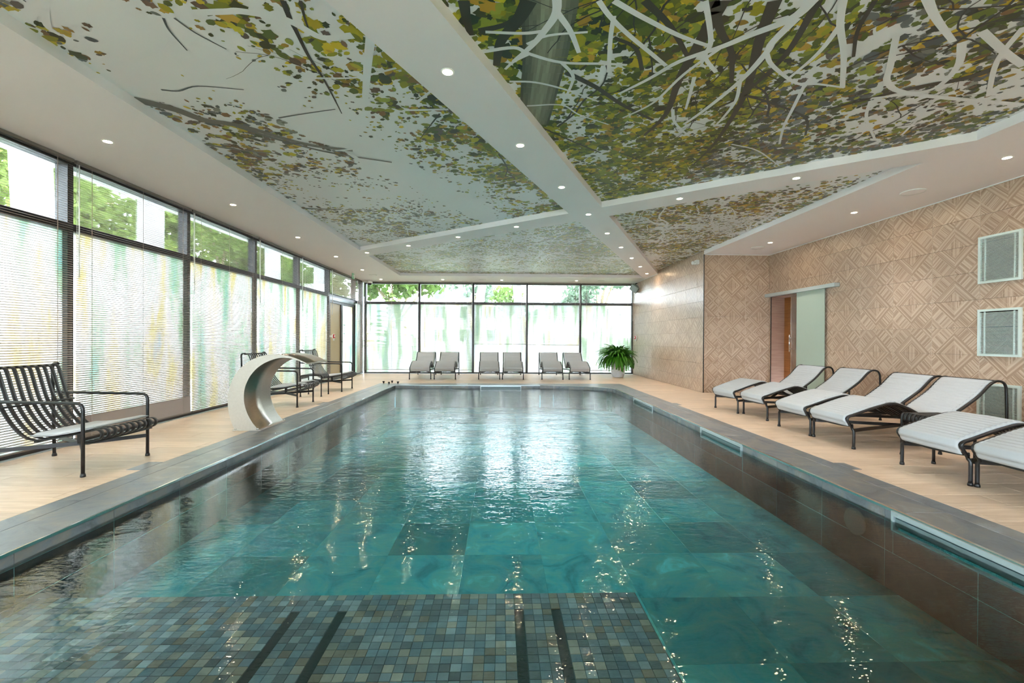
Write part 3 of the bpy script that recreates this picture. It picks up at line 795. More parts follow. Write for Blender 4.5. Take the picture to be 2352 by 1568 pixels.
bl = ['venetian blind two bays behind the camera', 'venetian blind just behind the camera', 'venetian blind beside the camera, outside the photo', 'open beige venetian blind cut by the left edge of the photo', 'lowered venetian blind behind the nearest slatted armchair, closed at its foot',
      'lowered venetian blind left of the steel water spout', 'lowered venetian blind behind the middle slatted armchair', 'lowered venetian blind next to the red alarm box and door']
for i in range(8):
    a, b = LB[i], LB[i + 1]
    # local x runs along -Y so that local -y faces the room (+X)
    blind(bl[i], (XL - .022, (a + b) / 2, 0), math.pi / 2, b - a - .03, .055, 25, closed=(.30 if i == 4 else None), wand_side=-1 if i else 1)
blind('short closed grey blind above the glazed double door', (XL - .022, (D0 + D1) / 2, 0), math.pi / 2, D1 - D0 - .03, 2.36, 52, wand_side=-1)
blind('narrow lowered blind in the far left corner', (XL - .022, (D1 + YF - .06) / 2, 0), math.pi / 2, YF - .06 - D1 - .03, .055, 40, wand_side=-1)
fb = ['far blind lowered to the floor in the left corner', 'far blind lowered behind the leftmost pair of loungers', 'far blind raised to waist height between the leaning columns', 'far blind raised to waist height right of the leaning columns', 'far blind behind the potted fern']
for i in range(5):
    a, b = FXM[i], FXM[i + 1]
    blind(fb[i], ((a + b) / 2, YF - .03, 0), 0, b - a - .035, (.13, .12, .985, .965, .12)[i], 13)

# ------------------------------------------------------------------ floor
fl_mb = MB()
ZG = -0.012
for (x0, x1, y0, y1) in ((-4.78, CXL, YB, YF + .1), (CXR, XB + .2, YB, YF + .1), (CXL, CXR, CYF, YF + .1), (CXL, CXR, YB, PYN - .5)):
    fl_mb.box(x0, x1, y0, y1, -0.30, ZG)
floor = fl_mb.build('floor', MAT['grout'])
tag(floor, 'beige wood-look plank tile deck around the pool', 'floor', kind='structure')
PL, PW = 1.2, 0.25
PLK = {}
rest = MB(); nplank = 0
regions = [(XL - .04, CXL - .003, 1.3, YF - .02), (CXR + .003, XB - .002, 1.3, YA - .002), (CXR + .003, XA - .002, YA - .002, YF - .02), (CXL - .003, CXR + .003, CYF + .003, YF - .02)]
cells = []
for ri, (x0, x1, y0, y1) in enumerate(regions):
    j0 = math.floor(y0 / PW)
    for j in range(j0, math.ceil(y1 / PW)):
        ya, yb = max(j * PW, y0), min((j + 1) * PW, y1)
        if yb - ya < .004: continue
        off = (j * 0.4) % PL
        k = math.floor((x0 - off) / PL)
        while k * PL + off < x1:
            xa, xb = max(k * PL + off, x0), min((k + 1) * PL + off, x1)
            if xb - xa > .004: cells.append((xa, xb, ya, yb))
            k += 1
cells.sort(key=lambda c: -(c[1] - c[0]) * (c[3] - c[2]) / max(1, (c[2]) ** 3))
for (xa, xb, ya, yb) in cells:
    g = 0.0014
    if nplank < 300:
        key = (round(xb - xa, 3), round(yb - ya, 3))
        if key not in PLK: PLK[key] = MB().cbox(g, key[0] - g, g, key[1] - g, ZG - .003, 0, .0012).mesh('plank', MAT['deck_plank'])
        place('plank', PLK[key], floor, (xa, ya, 0)); nplank += 1
    else: rest.cbox(xa + g, xb - g, ya + g, yb - g, ZG - .003, 0, .0012)
tag(rest.build('far_planks', MAT['deck_plank'], floor), kind='stuff')
nb = MB(); nb.box(XL - .05, CXL - .003, YB, 1.3, ZG - .003, 0).box(CXR + .003, XB, YB, 1.3, ZG - .003, 0).box(CXL - .003, CXR + .003, YB, PYN - .5, ZG - .003, 0)
tag(nb.build('near_planks', MAT['deck_plank'], floor), kind='stuff')
mb = MB().box(XL - .075, XL - .03, YB, YF, 0, .012).box(XL, XA, YF - .012, YF + .04, 0, .012)
tag(mb.build('trim_4', MAT['alu']), 'pale metal threshold strip under the glazed walls', 'trim', kind='structure')

# ------------------------------------------------------------------ pool basin
ARC = [(2.69, 10.30), (2.655, 10.47), (2.56, 10.60), (2.30, 10.76), (2.046, 10.87), (1.70, 10.985), (1.328, 11.075), (1.0, PYF)]
POOL = [(PXL, PYN), (PXR, PYN)] + ARC + [(PXL, PYF)]
basin = struct('pool_basin', 'swimming pool basin lined with dark slate tiles', 'pool')
mb = MB()
mb.poly([(x, y, ZP - .02) for x, y in POOL])
for i in range(len(POOL)):
    a, b = POOL[i], POOL[(i + 1) % len(POOL)]
    d = (Vector(b) - Vector(a)).normalized(); o = Vector((d.y, -d.x)) * .013
    mb.poly([(a[0] + o.x, a[1] + o.y, ZP - .02), (b[0] + o.x, b[1] + o.y, ZP - .02), (b[0] + o.x, b[1] + o.y, -.013), (a[0] + o.x, a[1] + o.y, -.013)])
mb.build('basin_shell', MAT['pool_grout'], basin)
FT = 0.606
fmesh = {}
y = 3.52 + 13 * FT; rows = []
while y > PYN: rows.append((max(y - FT, PYN), min(y, PYF))); y -= FT
for r_, (ya, yb) in enumerate(rows):
    x = .33 - 5 * FT
    while x < PXR:
        xa, xb = max(x, PXL), min(x + FT, PXR); x += FT
        if xb - xa < .01 or yb - ya < .02: continue
        if yb < 2.45 and xb < .7: continue                        # under the shallow platform
        key = (round(xb - xa, 3), round(yb - ya, 3))
        if key not in fmesh: fmesh[key] = MB().box(.0006, key[0] - .0006, .0006, key[1] - .0006, -.02, 0).mesh('floor_tile', MAT['pool_slate'])
        place('floor_tile', fmesh[key], basin, (xa, ya, ZP))
CS_ = MAT['coping_slate']
def wall_tiles(a, b, cuts=()):
    a, b = Vector(a), Vector(b); L = (b - a).length; d = (b - a) / L; ang = math.atan2(d.y, d.x)
    n = max(1, round(L / FT)); st = L / n
    for i in range(n):
        s0, s1 = i * st, (i + 1) * st
        pieces = [(s0, s1)]
        top = [(s0, s1, -.0125)]
        for (c0, c1) in cuts:                                    # skimmer mouths leave the tile cut down
            new = []
            for (p, q, zt) in top:
                if q <= c0 or p >= c1: new.append((p, q, zt)); continue
                if p < c0: new.append((p, c0, zt))
                if q > c1: new.append((c1, q, zt))
                new.append((max(p, c0), min(q, c1), -.135))
            top = new
        for (p, q, zt) in top:
            if q - p < .01: continue
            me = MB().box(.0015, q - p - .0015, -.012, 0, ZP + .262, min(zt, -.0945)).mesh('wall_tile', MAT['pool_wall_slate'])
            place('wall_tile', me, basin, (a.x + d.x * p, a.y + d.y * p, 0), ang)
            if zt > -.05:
                me = MB().box(.0015, q - p - .0015, -.012, .0005, -.0925, zt).mesh('waterline_tile', CS_)  # lighter slate than below: window light put into the tile colour
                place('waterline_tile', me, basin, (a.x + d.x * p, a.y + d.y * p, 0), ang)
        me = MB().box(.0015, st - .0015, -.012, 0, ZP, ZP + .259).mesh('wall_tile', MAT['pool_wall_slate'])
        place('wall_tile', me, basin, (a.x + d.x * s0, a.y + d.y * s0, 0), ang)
SKR = [(2.0, 2.96), (4.85, 5.865), (7.74, 8.86)]; SKF = (-.50, .525)
wall_tiles((PXR, PYN), ARC[0], [(s0 - PYN, s1 - PYN) for s0, s1 in SKR])
for i in range(len(ARC) - 1): wall_tiles(ARC[i], ARC[i + 1])
wall_tiles(ARC[-1], (PXL, PYF), [(ARC[-1][0] - SKF[1], ARC[-1][0] - SKF[0])])
wall_tiles((PXL, PYF), (PXL, PYN)); wall_tiles((PXL, PYN), (PXR, PYN))

# shallow platform with mosaic tiles and jet slots
plat = MB().box(PXL, .79, PYN, 2.58, ZP, ZS - .007).build('pool_platform', MAT['pool_grout'])
tag(plat, 'underwater platform of small slate mosaic tiles at the bottom of the photo', 'platform', kind='structure')
MS = 0.0505; SLOTS = [(.79 - (i_ + 1) * MS, .79 - i_ * MS) for i_ in (37, 32, 13, 9)]
mos = [MAT['mosaic_%d' % i] for i in range(7)]
mme = [MB().cbox(.0012, MS - .0012, .0012, MS - .0012, -.008, 0, .001).mesh('mosaic_tile', m) for m in mos]
cells = []
ny, nx = int((2.58 - 1.2) / MS), int((.79 - PXL) / MS)
for j in range(ny):
    for i in range(nx):
        xa, ya = .79 - (i + 1) * MS, 2.58 - (j + 1) * MS
        if ya < 2.38 and any(s0 - .01 < xa < s0 + .01 for s0, s1 in SLOTS): continue
        vis = 1 if ya > 1.88 and xa > -1.75 else 0
        cells.append((vis, -ya, xa, ya))
cells.sort(key=lambda c: (-c[0], -c[1]))
rest = MB()
for q, (vis, _, xa, ya) in enumerate(cells):
    mi = R.choice((0, 0, 1, 2, 2, 3, 4, 5, 5, 6))
    if q < 300: place('mosaic_tile', mme[mi], plat, (xa, ya, ZS))
    else: rest.cbox(xa + .0012, xa + MS - .0012, ya + .0012, ya + MS - .0012, ZS - .008, ZS, .001, mi)
tag(rest.build('mosaic_field', mos, plat), kind='stuff')
MB().box(PXL, .79, PYN, 1.2, ZS - .007, ZS).build('platform_slab', MAT['mosaic_0'], plat)
tiny = MB(); 
for zt in range(4): 
    z1_ = ZS - .006 - zt * .056
    if z1_ - .05 > ZP: tiny.box(PXL, .792, 2.58, 2.588, z1_ - .052, z1_); tiny.box(.79, .798, PYN, 2.588, z1_ - .052, z1_)
tiny.build('platform_edge', MAT['mosaic_2'], plat)
for s0, s1 in SLOTS: MB().box(s0 + .002, s1 - .002, 1.25, 2.425, ZS - .012, ZS - .006).build('jet_slot', MAT['slot_teal'], plat)

# water
mb = MB(); mb.poly([(x, y, ZW) for x, y in POOL]); base = len(mb.v)
mb.poly([(x, y, ZP - .05) for x, y in reversed(POOL)])
for i in range(len(POOL)):
    a, b = POOL[i], POOL[(i + 1) % len(POOL)]; e = .004
    mb.poly([(*a, ZP - .05), (*b, ZP - .05), (*b, ZW), (*a, ZW)])
wt = mb.build('pool_water', MAT['pool_water'])
tag(wt, 'clear teal water filling the swimming pool', 'water', kind='stuff')

# slate coping slabs with a steel edge
cop = struct('pool_coping', 'grey slate coping around the pool with thin steel edge', 'coping')
CS = MAT['coping_slate']; CM = {}
def slab_run(x0, x1, y0, y1, along, step, phase=0.0):
    L = (y1 - y0) if along == 'y' else (x1 - x0); s = -phase
    while s < L - .01:
        a, b = max(s, 0), min(s + step, L); s += step
        if b - a < .02: continue
        dx, dy = ((x1 - x0), b - a) if along == 'y' else (b - a, (y1 - y0))
        key = (round(dx, 3), round(dy, 3))
        if key not in CM: CM[key] = MB().cbox(.001, key[0] - .001, .001, key[1] - .001, -.30, .002, .0025).mesh('coping_slab', CS)
        place('coping_slab', CM[key], cop, (x0, y0 + a, 0) if along == 'y' else (x0 + a, y0, 0))
slab_run(CXL, CXL + .17, PYN - .5, CYF, 'y', 1.2, .5); slab_run(CXL + .17, PXL - .004, PYN - .5, CYF, 'y', 1.2, .1)
slab_run(CXR - .15, CXR, PYN - .5, CYF, 'y', 1.2, .3); slab_run(PXR + .016, CXR - .15, PYN - .5, 10.30, 'y', 1.2, .8)
slab_run(PXL - .004, 1.0, PYF + .014, CYF, 'x', .9); slab_run(PXL - .004, PXR + .016, PYN - .5, PYN - .014, 'x', .9)
# corner piece that follows the rounded end
mb = MB(); outer = [(PXR + .016, 10.30)] + [(x + .011, y + .009) for x, y in ARC[1:-1]] + [(1.0, PYF + .014)]
poly = [(CXR - .15, 10.30), (CXR - .15, CYF), (1.0, CYF)] + outer[::-1]
mb.poly([(x, y, .002) for x, y in poly])
for i in range(len(outer) - 1): mb.poly([(*outer[i], -.014), (*outer[i], .002), (*outer[i + 1], .002), (*outer[i + 1], -.014)])
tri = mb.build('coping_corner', CS, cop)
for (x0, x1, y0, y1) in ((-3.245, CXL, 3.93, 4.18), (-3.2, CXL, 7.80, 8.1), (CXR, 3.225, 7.80, 8.03), (CXR, 3.245, 3.89, 4.10)):
    MB().cbox(x0, x1, y0, y1, -.003, .003, .001).build('cover_plate', CS, cop)
ED = MAT['chrome']
MB().box(PXL - .004, PXL + .008, PYN, PYF, -.014, .004).build('steel_edge', ED, cop)
mb = MB().box(PXR - .008, PXR + .016, PYN, 10.30, -.014, .004)
mb.build('steel_edge', ED, cop)
MB().box(PXL, 1.0, PYF - .003, PYF + .014, -.014, .003).build('steel_edge', MAT['alu'], cop)
MB().tube([(x, y, -.002) for x, y in ARC], .007, 6).build('steel_edge', ED, cop)

def skimmer(label, loc, rotz, L):
    """steel skimmer mouth; local x along the wall, local -y towards the water, top at z=0"""
    t = thing('pool_skimmer', label, 'skimmer', loc, rotz, 'pool skimmers')
    mb = MB(); w = .018
    mb.box(0, L, -.016, .004, -.032, 0).box(0, w, -.016, .004, -.135, -.032).box(L - w, L, -.016, .004, -.135, -.032).box(w, L - w, -.016, .004, -.135, -.125)
    mb.build('frame', MAT['alu'], t)
    mb = MB().box(w, L - w, .11, .115, -.13, -.03).box(w, L - w, .004, .11, -.131, -.127).box(w, L - w, .004, .11, -.034, -.03)
    mb.build('mouth', MAT['dark_void'], t)
    for sx in (.03, L - .05): MB().box(sx, sx + .02, -.019, -.016, -.024, -.012).build('clip', MAT['alu'], t)
    MB().box(w, L - w, -.002, .002, -.10, -.045).build('flap', MAT['lens_grey'], t)
for (s0, s1), lb in zip(SKR, ('steel skimmer slot nearest the camera in the right pool edge', 'middle steel skimmer slot in the right pool edge', 'farthest steel skimmer slot in the right pool edge')):
    skimmer(lb, (PXR, s1, -.006), -math.pi / 2, s1 - s0)
skimmer('steel skimmer slot in the far pool edge, below the middle loungers', (SKF[0], PYF, -.006), 0, SKF[1] - SKF[0])
pl = thing('pool_light', 'oval underwater lamp in the right pool wall', 'lamp', (PXR - .002, 3.28, -.21), 0)
mb = MB().lathe([(.10, 0), (.10, .012), (.085, .022), (.03, .03), (0.0001, .031)], n=24)
o = mb.build('lamp_body', MAT['lens_grey'], pl); o.rotation_euler = (0, -math.pi / 2, 0)
for i, (u, v) in enumerate([(881, 880), (893.5, 882), (900.5, 879), (914, 881)]):
    p = onz(u, v, 0)
    t = thing('deck_knob', ('leftmost small black knob', 'small black knob nearest the steel edge', 'small black knob farthest back', 'rightmost small black knob')[i] + ' at the far left pool corner', 'knob', (p.x, p.y, .002), 0, 'black knobs at the pool corner')
    MB().lathe([(.012, 0), (.012, .008), (.03, .045), (.032, .055), (.0001, .057)], n=12).build('knob_body', MAT['black_rubber'], t)
    MB().lathe([(.022, -.001), (.022, .003), (.012, .004)], n=12).build('collar', MAT['black_metal'], t)

# ------------------------------------------------------------------ steel water spout
wf = thing('water_spout', 'curved brushed-steel waterfall spout standing on the left pool edge', 'water spout', (-3.0, 5.60, 0))
out = smooth_curve([(-.30, 0), (-.36, .16), (-.385, .33), (-.375, .5), (-.32, .66), (-.22, .79), (-.09, .885), (.07, .94), (.22, .95), (.36, .93), (.48, .89), (.585, .84)], 4)
inn = smooth_curve([(-.005, 0), (-.10, .12), (-.165, .26), (-.19, .40), (-.175, .54), (-.115, .675), (-.02, .785), (.10, .86), (.24, .905), (.36, .905), (.48, .872), (.58, .832)], 4)
WY = .64
def crescent(y0, y1):
    mb = MB(); n = len(out); b = 0
    for o_, i_ in zip(out, inn): mb.v += [(o_.x, y0, o_.y), (i_.x, y0, i_.y), (o_.x, y1, o_.y), (i_.x, y1, i_.y)]
    for k in range(n - 1):
        a, c = 4 * k, 4 * (k + 1)
        mb.face((a, c, c + 1, a + 1)); mb.face((a + 2, a + 3, c + 3, c + 2)); mb.face((a, a + 2, c + 2, c)); mb.face((a + 1, c + 1, c + 3, a + 3))
    return mb
crescent(0, .006).build('side_plate', MAT['satin_steel'], wf); crescent(WY - .006, WY).build('side_plate', MAT['satin_steel'], wf)
mb = MB(); mb.strip([(p.x, p.y) for p in inn], .006, WY - .006, -.003); mb.build('inner_sheet', MAT['brushed_steel'], wf)
mb = MB(); mb.strip([(p.x, p.y) for p in out], .006, WY - .006, .003); mb.build('outer_sheet', MAT['brushed_steel'], wf)
MB().cbox(-.325, .02, -.012, WY + .012, 0.002, .012, .002).build('base_plate', MAT['satin_steel'], wf)
for (x, y) in ((-.29, -.002), (-.02, -.002), (-.29, WY), (.0, WY)): MB().lathe([(.012, .012), (.012, .024), (.007, .03), (.0001, .031)], x, y, 10).build('bolt', MAT['chrome'], wf)
MB().box(.575, .592, .006, WY - .006, .828, .842).build('spout_lip', MAT['brushed_steel'], wf)

# ------------------------------------------------------------------ slatted armchairs (front towards local +x)
CMt = MAT['chair_metal']
ch_prof = [(-.875, .878), (-.845, .895), (-.81, .88), (-.785, .82), (-.75, .70), (-.705, .57), (-.62, .43), (-.53, .335), (-.45, .30), (-.35, .298), (-.2, .322), (-.05, .352), (.04, .378), (.085, .383), (.115, .362), (.118, .33), (.095, .298), (.04, .280), (-.05, .272)]
chp = [(p.x, p.y) for p in smooth_curve(ch_prof, 4)]
HWc = .335
def make_armchair(label, loc, rotz):
    t = thing('slatted_armchair', label, 'armchair', loc, rotz, 'black slatted armchairs along the blinds')
    for s in (-1, 1):
        y = s * HWc
        pts = fillet([(0, y, .0), (0, y, .605), (-.45, y, .612), (-.885, y, .622)], {1: .06, 2: .02})
        MB().tube(pts, .0135, 8).build('arm_frame', CMt, t)
        pts = fillet([(-.885, y, 0), (-.905, y, .895), (-.84, s * (HWc - .01), .897)], .05)
        MB().tube(pts, .0135, 8).build('rear_post', CMt, t)
        for xx in (0, -.885): MB().lathe([(.019, 0), (.019, .012), (.0145, .03)], xx, y, 10).build('foot', CMt, t)
        MB().bar((0, y, .20), (-.33, 0, .20), .012, .034).build('stretcher', CMt, t)
        MB().bar((-.885, y, .20), (-.33, 0, .20), .012, .034).build('stretcher', CMt, t)
    MB().tube([(-.85, -HWc, .885), (-.85, HWc, .885)], .011, 8).build('top_bar', CMt, t)
    MB().bar((-.40, -HWc + .02, .285), (-.40, HWc - .02, .285), .03, .012).build('seat_bar', CMt, t)
    MB().bar((.03, -HWc, .272), (.03, HWc, .272), .03, .010).build('seat_bar', CMt, t)
    MB().bar((-.33, 0, .20), (-.33, 0, .285), .03, .03).build('seat_post', CMt, t)
    MB().tube([(-.70, -HWc, .56), (-.70, HWc, .56)], .009, 8).build('back_bar', CMt, t)
    N = 10; w = .034
    for k in range(N):
        yc = -.29 + .58 * k / (N - 1)
        MB().strip(chp, yc - w / 2, yc + w / 2, .006).build('slat', CMt, t)
    # seat cushion
    cp = smooth_curve([(-.47, .325), (-.40, .325), (-.25, .336), (-.05, .372), (.045, .398)], 4); mb = MB(); n = len(cp)
    for k, p in enumerate(cp):
        e = min(1, min(k, n - 1 - k) / 3); h_ = .006 + .026 * math.sin(e * math.pi / 2)
        for yy, f in ((-.29, .2), (-.265, .85), (0, 1.0), (.265, .85), (.29, .2)): mb.v.append((p.x, yy, p.y + h_ * f))
        for yy in (.29, -.29): mb.v.append((p.x, yy, p.y - .004))
    for k in range(n - 1):
        for q in range(7):
            q2 = (q + 1) % 7; mb.face((k * 7 + q, k * 7 + q2, (k + 1) * 7 + q2, (k + 1) * 7 + q), 0, True)
    mb.face(range(7)); mb.face([(n - 1) * 7 + q for q in range(7)][::-1])
    cu = mb.build('cushion', MAT['pad_fabric'], t)
    MB().tube([(-.47, -.288, .328), (-.25, -.292, .341), (.045, -.288, .402)], .005, 6).build('piping', MAT['pad_fabric'], cu)
    return t
a1 = make_armchair('nearest black slatted armchair, beside the left edge of the photo', (-3.437, 4.078, 0), 0)
copy_tree(a1, (-3.39, 7.81, 0), math.radians(1.5), 'middle black slatted armchair, seen through the steel water spout')
copy_tree(a1, (-3.435, 10.035, 0), 0, 'farthest black slatted armchair, next to the glazed double door')

# ------------------------------------------------------------------ slatted side tables
def make_table(label, loc, rotz, mat, b_=.20):
    t = thing('slatted_side_table', label, 'side table', loc, rotz, 'small black slatted tables')
    a, b, z = .20, b_, .43
    for sy in (-1, 1):
        pts = fillet([(-a, sy * b, 0), (-a, sy * b, z - .012), (a, sy * b, z - .012), (a, sy * b, 0)], .03)
        half = len(pts) // 2
        MB().tube(pts[:half + 1], .012, 8).build('leg', mat, t); MB().tube(pts[half:], .012, 8).build('leg', mat, t)
    for sx in (-1, 1): MB().bar((sx * a, -b, z - .075), (sx * a, b, z - .075), .010, .02).build('rail', mat, t)
    for sx in (-1, 1):
        for sy in (-1, 1): MB().lathe([(.017, 0), (.017, .012), (.013, .028)], sx * a, sy * b, 10).build('foot', mat, t)
    pr = [(p.x, p.y) for p in smooth_curve([(-a - .01, z - .075), (-a - .008, z - .035), (-a + .015, z - .006), (-a + .05, z), (a - .05, z), (a - .015, z - .006), (a + .008, z - .035), (a + .01, z - .075)], 4)]
    for k in range(7):
        yc = (-.155 + .31 * k / 6) * b_ / .2
        MB().strip(pr, yc - .017, yc + .017, .005).build('slat', mat, t)
    return t
t1 = make_table('small black slatted table between the two farther armchairs', (-3.75, 9.065, 0), math.radians(2), CMt)
t2 = make_table('small black slatted table between the white loungers, right', (4.285, 4.238, 0), 0, MAT['black_metal'], .166)

# ------------------------------------------------------------------ white sun loungers (foot at local x=0, head towards +x)
BM = MAT['black_metal']; HW = .302
side = [(0, 0), (0, .19), (-.012, .235), (-.045, .285), (-.058, .318), (-.035, .345), (.02, .363), (.22, .432), (.36, .472), (.43, .484), (.50, .474), (.62, .428), (.76, .352), (.87, .292), (.95, .278), (1.04, .318), (1.15, .392), (1.36, .54), (1.49, .668), (1.545, .712), (1.60, .727), (1.655, .712), (1.683, .67), (1.692, .60), (1.70, .3), (1.70, 0)]
sp = smooth_curve(side, 4)
pad_c = smooth_curve([(-.030, .242), (-.056, .29), (-.066, .325), (-.04, .352), (.02, .372), (.22, .441), (.36, .481), (.43, .493), (.50, .483), (.62, .437), (.76, .361), (.87, .301), (.95, .287), (1.04, .327), (1.15, .401), (1.36, .549), (1.49, .677), (1.53, .710), (1.565, .728)], 10)
slat_c = [(p.x, p.y) for p in smooth_curve([(-.04, .30), (-.035, .345), (.02, .363), (.22, .432), (.43, .484), (.50, .474), (.62, .428), (.76, .352), (.87, .292), (.95, .278), (1.04, .318), (1.15, .392), (1.36, .54), (1.49, .668), (1.56, .715)], 3)]
def make_lounger(label, loc, rotz):
    t = thing('sun_lounger', label, 'lounger', loc, rotz, 'white padded sun loungers')
    for s in (-1, 1):
        # legs stand a little outside the lying surface
        pts = [(p.x, s * (HW if (p.y < .2 and p.x < .2) else HW - .018), p.y) for p in sp]
        MB().tube(pts, .0135, 8).build('side_frame', BM, t)
        for xx, yy in ((0, s * HW), (1.70, s * (HW - .018))): MB().lathe([(.019, 0), (.019, .014), (.0145, .03)], xx, yy, 10).build('foot', BM, t)
        MB().bar((0, s * HW, .20), (.80, 0, .20), .012, .034).build('stretcher', BM, t)
        MB().bar((1.70, s * (HW - .02), .20), (.80, 0, .20), .012, .034).build('stretcher', BM, t)
    mb = MB(); arc = [(-.01, HW * k / 6, .25 - .018 * (1 - (k / 6) ** 2)) for k in range(-6, 7)]
    for k in range(len(arc) - 1): mb.bar(arc[k], arc[k + 1], .010, .03)
    mb.build('front_bar', BM, t)
    MB().bar((.80, 0, .20), (.92, 0, .275), .02, .03).build('seat_post', BM, t)
    MB().bar((.94, -HW + .02, .262), (.94, HW - .02, .262), .03, .012).build('seat_bar', BM, t)
    MB().bar((.43, -HW + .02, .468), (.43, HW - .02, .468), .03, .010).build('knee_bar', BM, t)
    MB().tube([(1.61, -HW + .02, .725), (1.61, HW - .02, .725)], .009, 8).build('head_bar', BM, t)
    for k in range(9):
        yc = -.24 + .06 * k
        MB().strip(slat_c, yc - .016, yc + .016, .006).build('slat', BM, t)
    # quilted pad: cross channels every 4.6 cm along the curve
    mb = MB(); n = len(pad_c); acc = 0.0; HP = HW - .035
    prev = None
    pr = []
    for p in pad_c:
        if prev is not None: acc += (p - prev).length
        pr.append((p, acc)); prev = p
    dense = []
    step = .0115; tot = acc; j = 0; s_ = 0.0
    while s_ < tot:
        while j < n - 2 and pr[j + 1][1] < s_: j += 1
        (p0, a0), (p1, a1_) = pr[j], pr[j + 1]
        f = (s_ - a0) / max(1e-6, a1_ - a0); dense.append((p0.lerp(p1, f), s_)); s_ += step
    m_ = len(dense)
    for k, (p, s_) in enumerate(dense):
        q0, q1 = dense[max(0, k - 2)][0], dense[min(m_ - 1, k + 2)][0]
        d = (q1 - q0).normalized(); nx_, nz_ = -d.y, d.x
        th = .008 + .013 * abs(math.sin(math.pi * s_ / .046)) ** .55
        if k in (0, m_ - 1): th = .008
        for yy, f in ((-HP, .35), (-HP + .025, .8), (0, 1), (HP - .025, .8), (HP, .35)): mb.v.append((p.x + nx_ * th * f, yy, p.y + nz_ * th * f))
        for yy in (HP, -HP): mb.v.append((p.x, yy, p.y))
    for k in range(m_ - 1):
        for q in range(7):
            q2 = (q + 1) % 7; mb.face((k * 7 + q, (k + 1) * 7 + q, (k + 1) * 7 + q2, k * 7 + q2), 0, q < 4)
    mb.face(list(range(7))[::-1]); mb.face([(m_ - 1) * 7 + q for q in range(7)])
    pad = mb.build('pad', MAT['pad_fabric'], t)
    for s in (-1, 1):
        pts = [(p.x, s * (HP - .028), p.y + .0165) for p, _ in dense[3:-3:4]]
        MB().tube(pts, .0028, 5).build('seam', MAT['pad_fabric'], pad)
    return t
l0 = make_lounger('white lounger farthest along the right wall, below the sliding door', (3.717, 7.20, 0), math.radians(6.0))
right = [((3.83, 6.57, 0), 1.0, 'second white lounger from the sliding door, right row'), ((3.755, 5.572, 0), 0.0, 'third white lounger from the sliding door, right row'),
         ((3.768, 4.930, 0), 0.0, 'white lounger behind the small slatted table, right row'), ((3.758, 3.745, 0), 0.0, 'white lounger in front of the small slatted table, right row'),
         ((3.78, 3.11, 0), 0.0, 'white lounger cut by the right edge of the photo')]
for loc, a, lb in right: copy_tree(l0, loc, math.radians(a), lb)
far = [(-2.293, 3.0, 'leftmost white lounger by the far windows'), (-1.59, 1.4, 'second white lounger from the left by the far windows'), (-.32, 1.5, 'left white lounger of the middle pair by the far windows'),
       (.36, -.5, 'right white lounger of the middle pair by the far windows'), (1.50, -1.5, 'second white lounger from the potted fern, far windows'), (2.29, -1.0, 'white lounger nearest the potted fern, far windows')]
for x, a, lb in far: copy_tree(l0, (x, 12.74, 0), math.radians(90 + a), lb)

# ------------------------------------------------------------------ potted fern
pf = thing('potted_fern', 'bushy green fern in a white faceted pot, far right corner', 'potted plant', (3.66, 13.72, 0))
mb = MB(); rings = [(.16, 0.0, 0), (.205, .10, .5), (.215, .28, 0), (.205, .46, .5), (.175, .60, 0), (.165, .62, 0)]
nf = 8
for r_, z, ph in rings:
    for k in range(nf):
        a = 2 * math.pi * (k + ph) / nf; mb.v.append((r_ * math.cos(a), r_ * math.sin(a), z))
for i in range(len(rings) - 1):
    s0, s1 = rings[i][2], rings[i + 1][2]
    for k in range(nf):
        a, b = i * nf + k, i * nf + (k + 1) % nf; c, d = (i + 1) * nf + k, (i + 1) * nf + (k + 1) % nf
        if s0 < s1: mb.face((a, b, c)); mb.face((b, d, c))
        else: mb.face((a, b, d)); mb.face((a, d, c))
mb.face(range(nf)[::-1])
mb.build('pot', MAT['pot'], pf)
MB().lathe([(.15, .57), (.0001, .58)], n=16).build('soil', MAT['soil'], pf)
FRn = random.Random(5); mb = MB()
for k in range(460):
    a = FRn.uniform(0, 6.283); el = FRn.uniform(.3, 1.57); L = FRn.uniform(.5, .82) * (1.0 if el < 1.1 else .85)
    dx, dy = math.cos(a), math.sin(a); L *= 1 - .22 * max(0, dx); x = FRn.uniform(0, .09); z = .58; e = el; step = L / 9; w = FRn.uniform(.016, .026)
    P = []
    for q in range(10):
        P.append((x, z)); x += math.cos(e) * step; z += math.sin(e) * step; e -= FRn.uniform(.16, .27) * (1.15 if el < .8 else .85)
    for q in range(9):
        w0 = w * (1 - (q / 9) ** 2) + .003; w1 = w * (1 - ((q + 1) / 9) ** 2) + .003
        for sgn in (-1, 1):          # two rows of pointed leaflets that angle down from the rib
            (x0, z0), (x1, z1) = P[q], P[q + 1]; sx, sy = -dy * sgn, dx * sgn
            tw = 2.1 * w0
            mb.poly([(dx * x0, dy * x0, z0), (dx * x1, dy * x1, z1), (dx * (x1 + .02) + sx * tw, dy * (x1 + .02) + sy * tw, z1 - .012), (dx * (x0 + .012) + sx * tw * .9, dy * (x0 + .012) + sy * tw * .9, z0 - .006)])
tag(mb.build('fronds', MAT['leaf_green'], pf), kind='stuff')

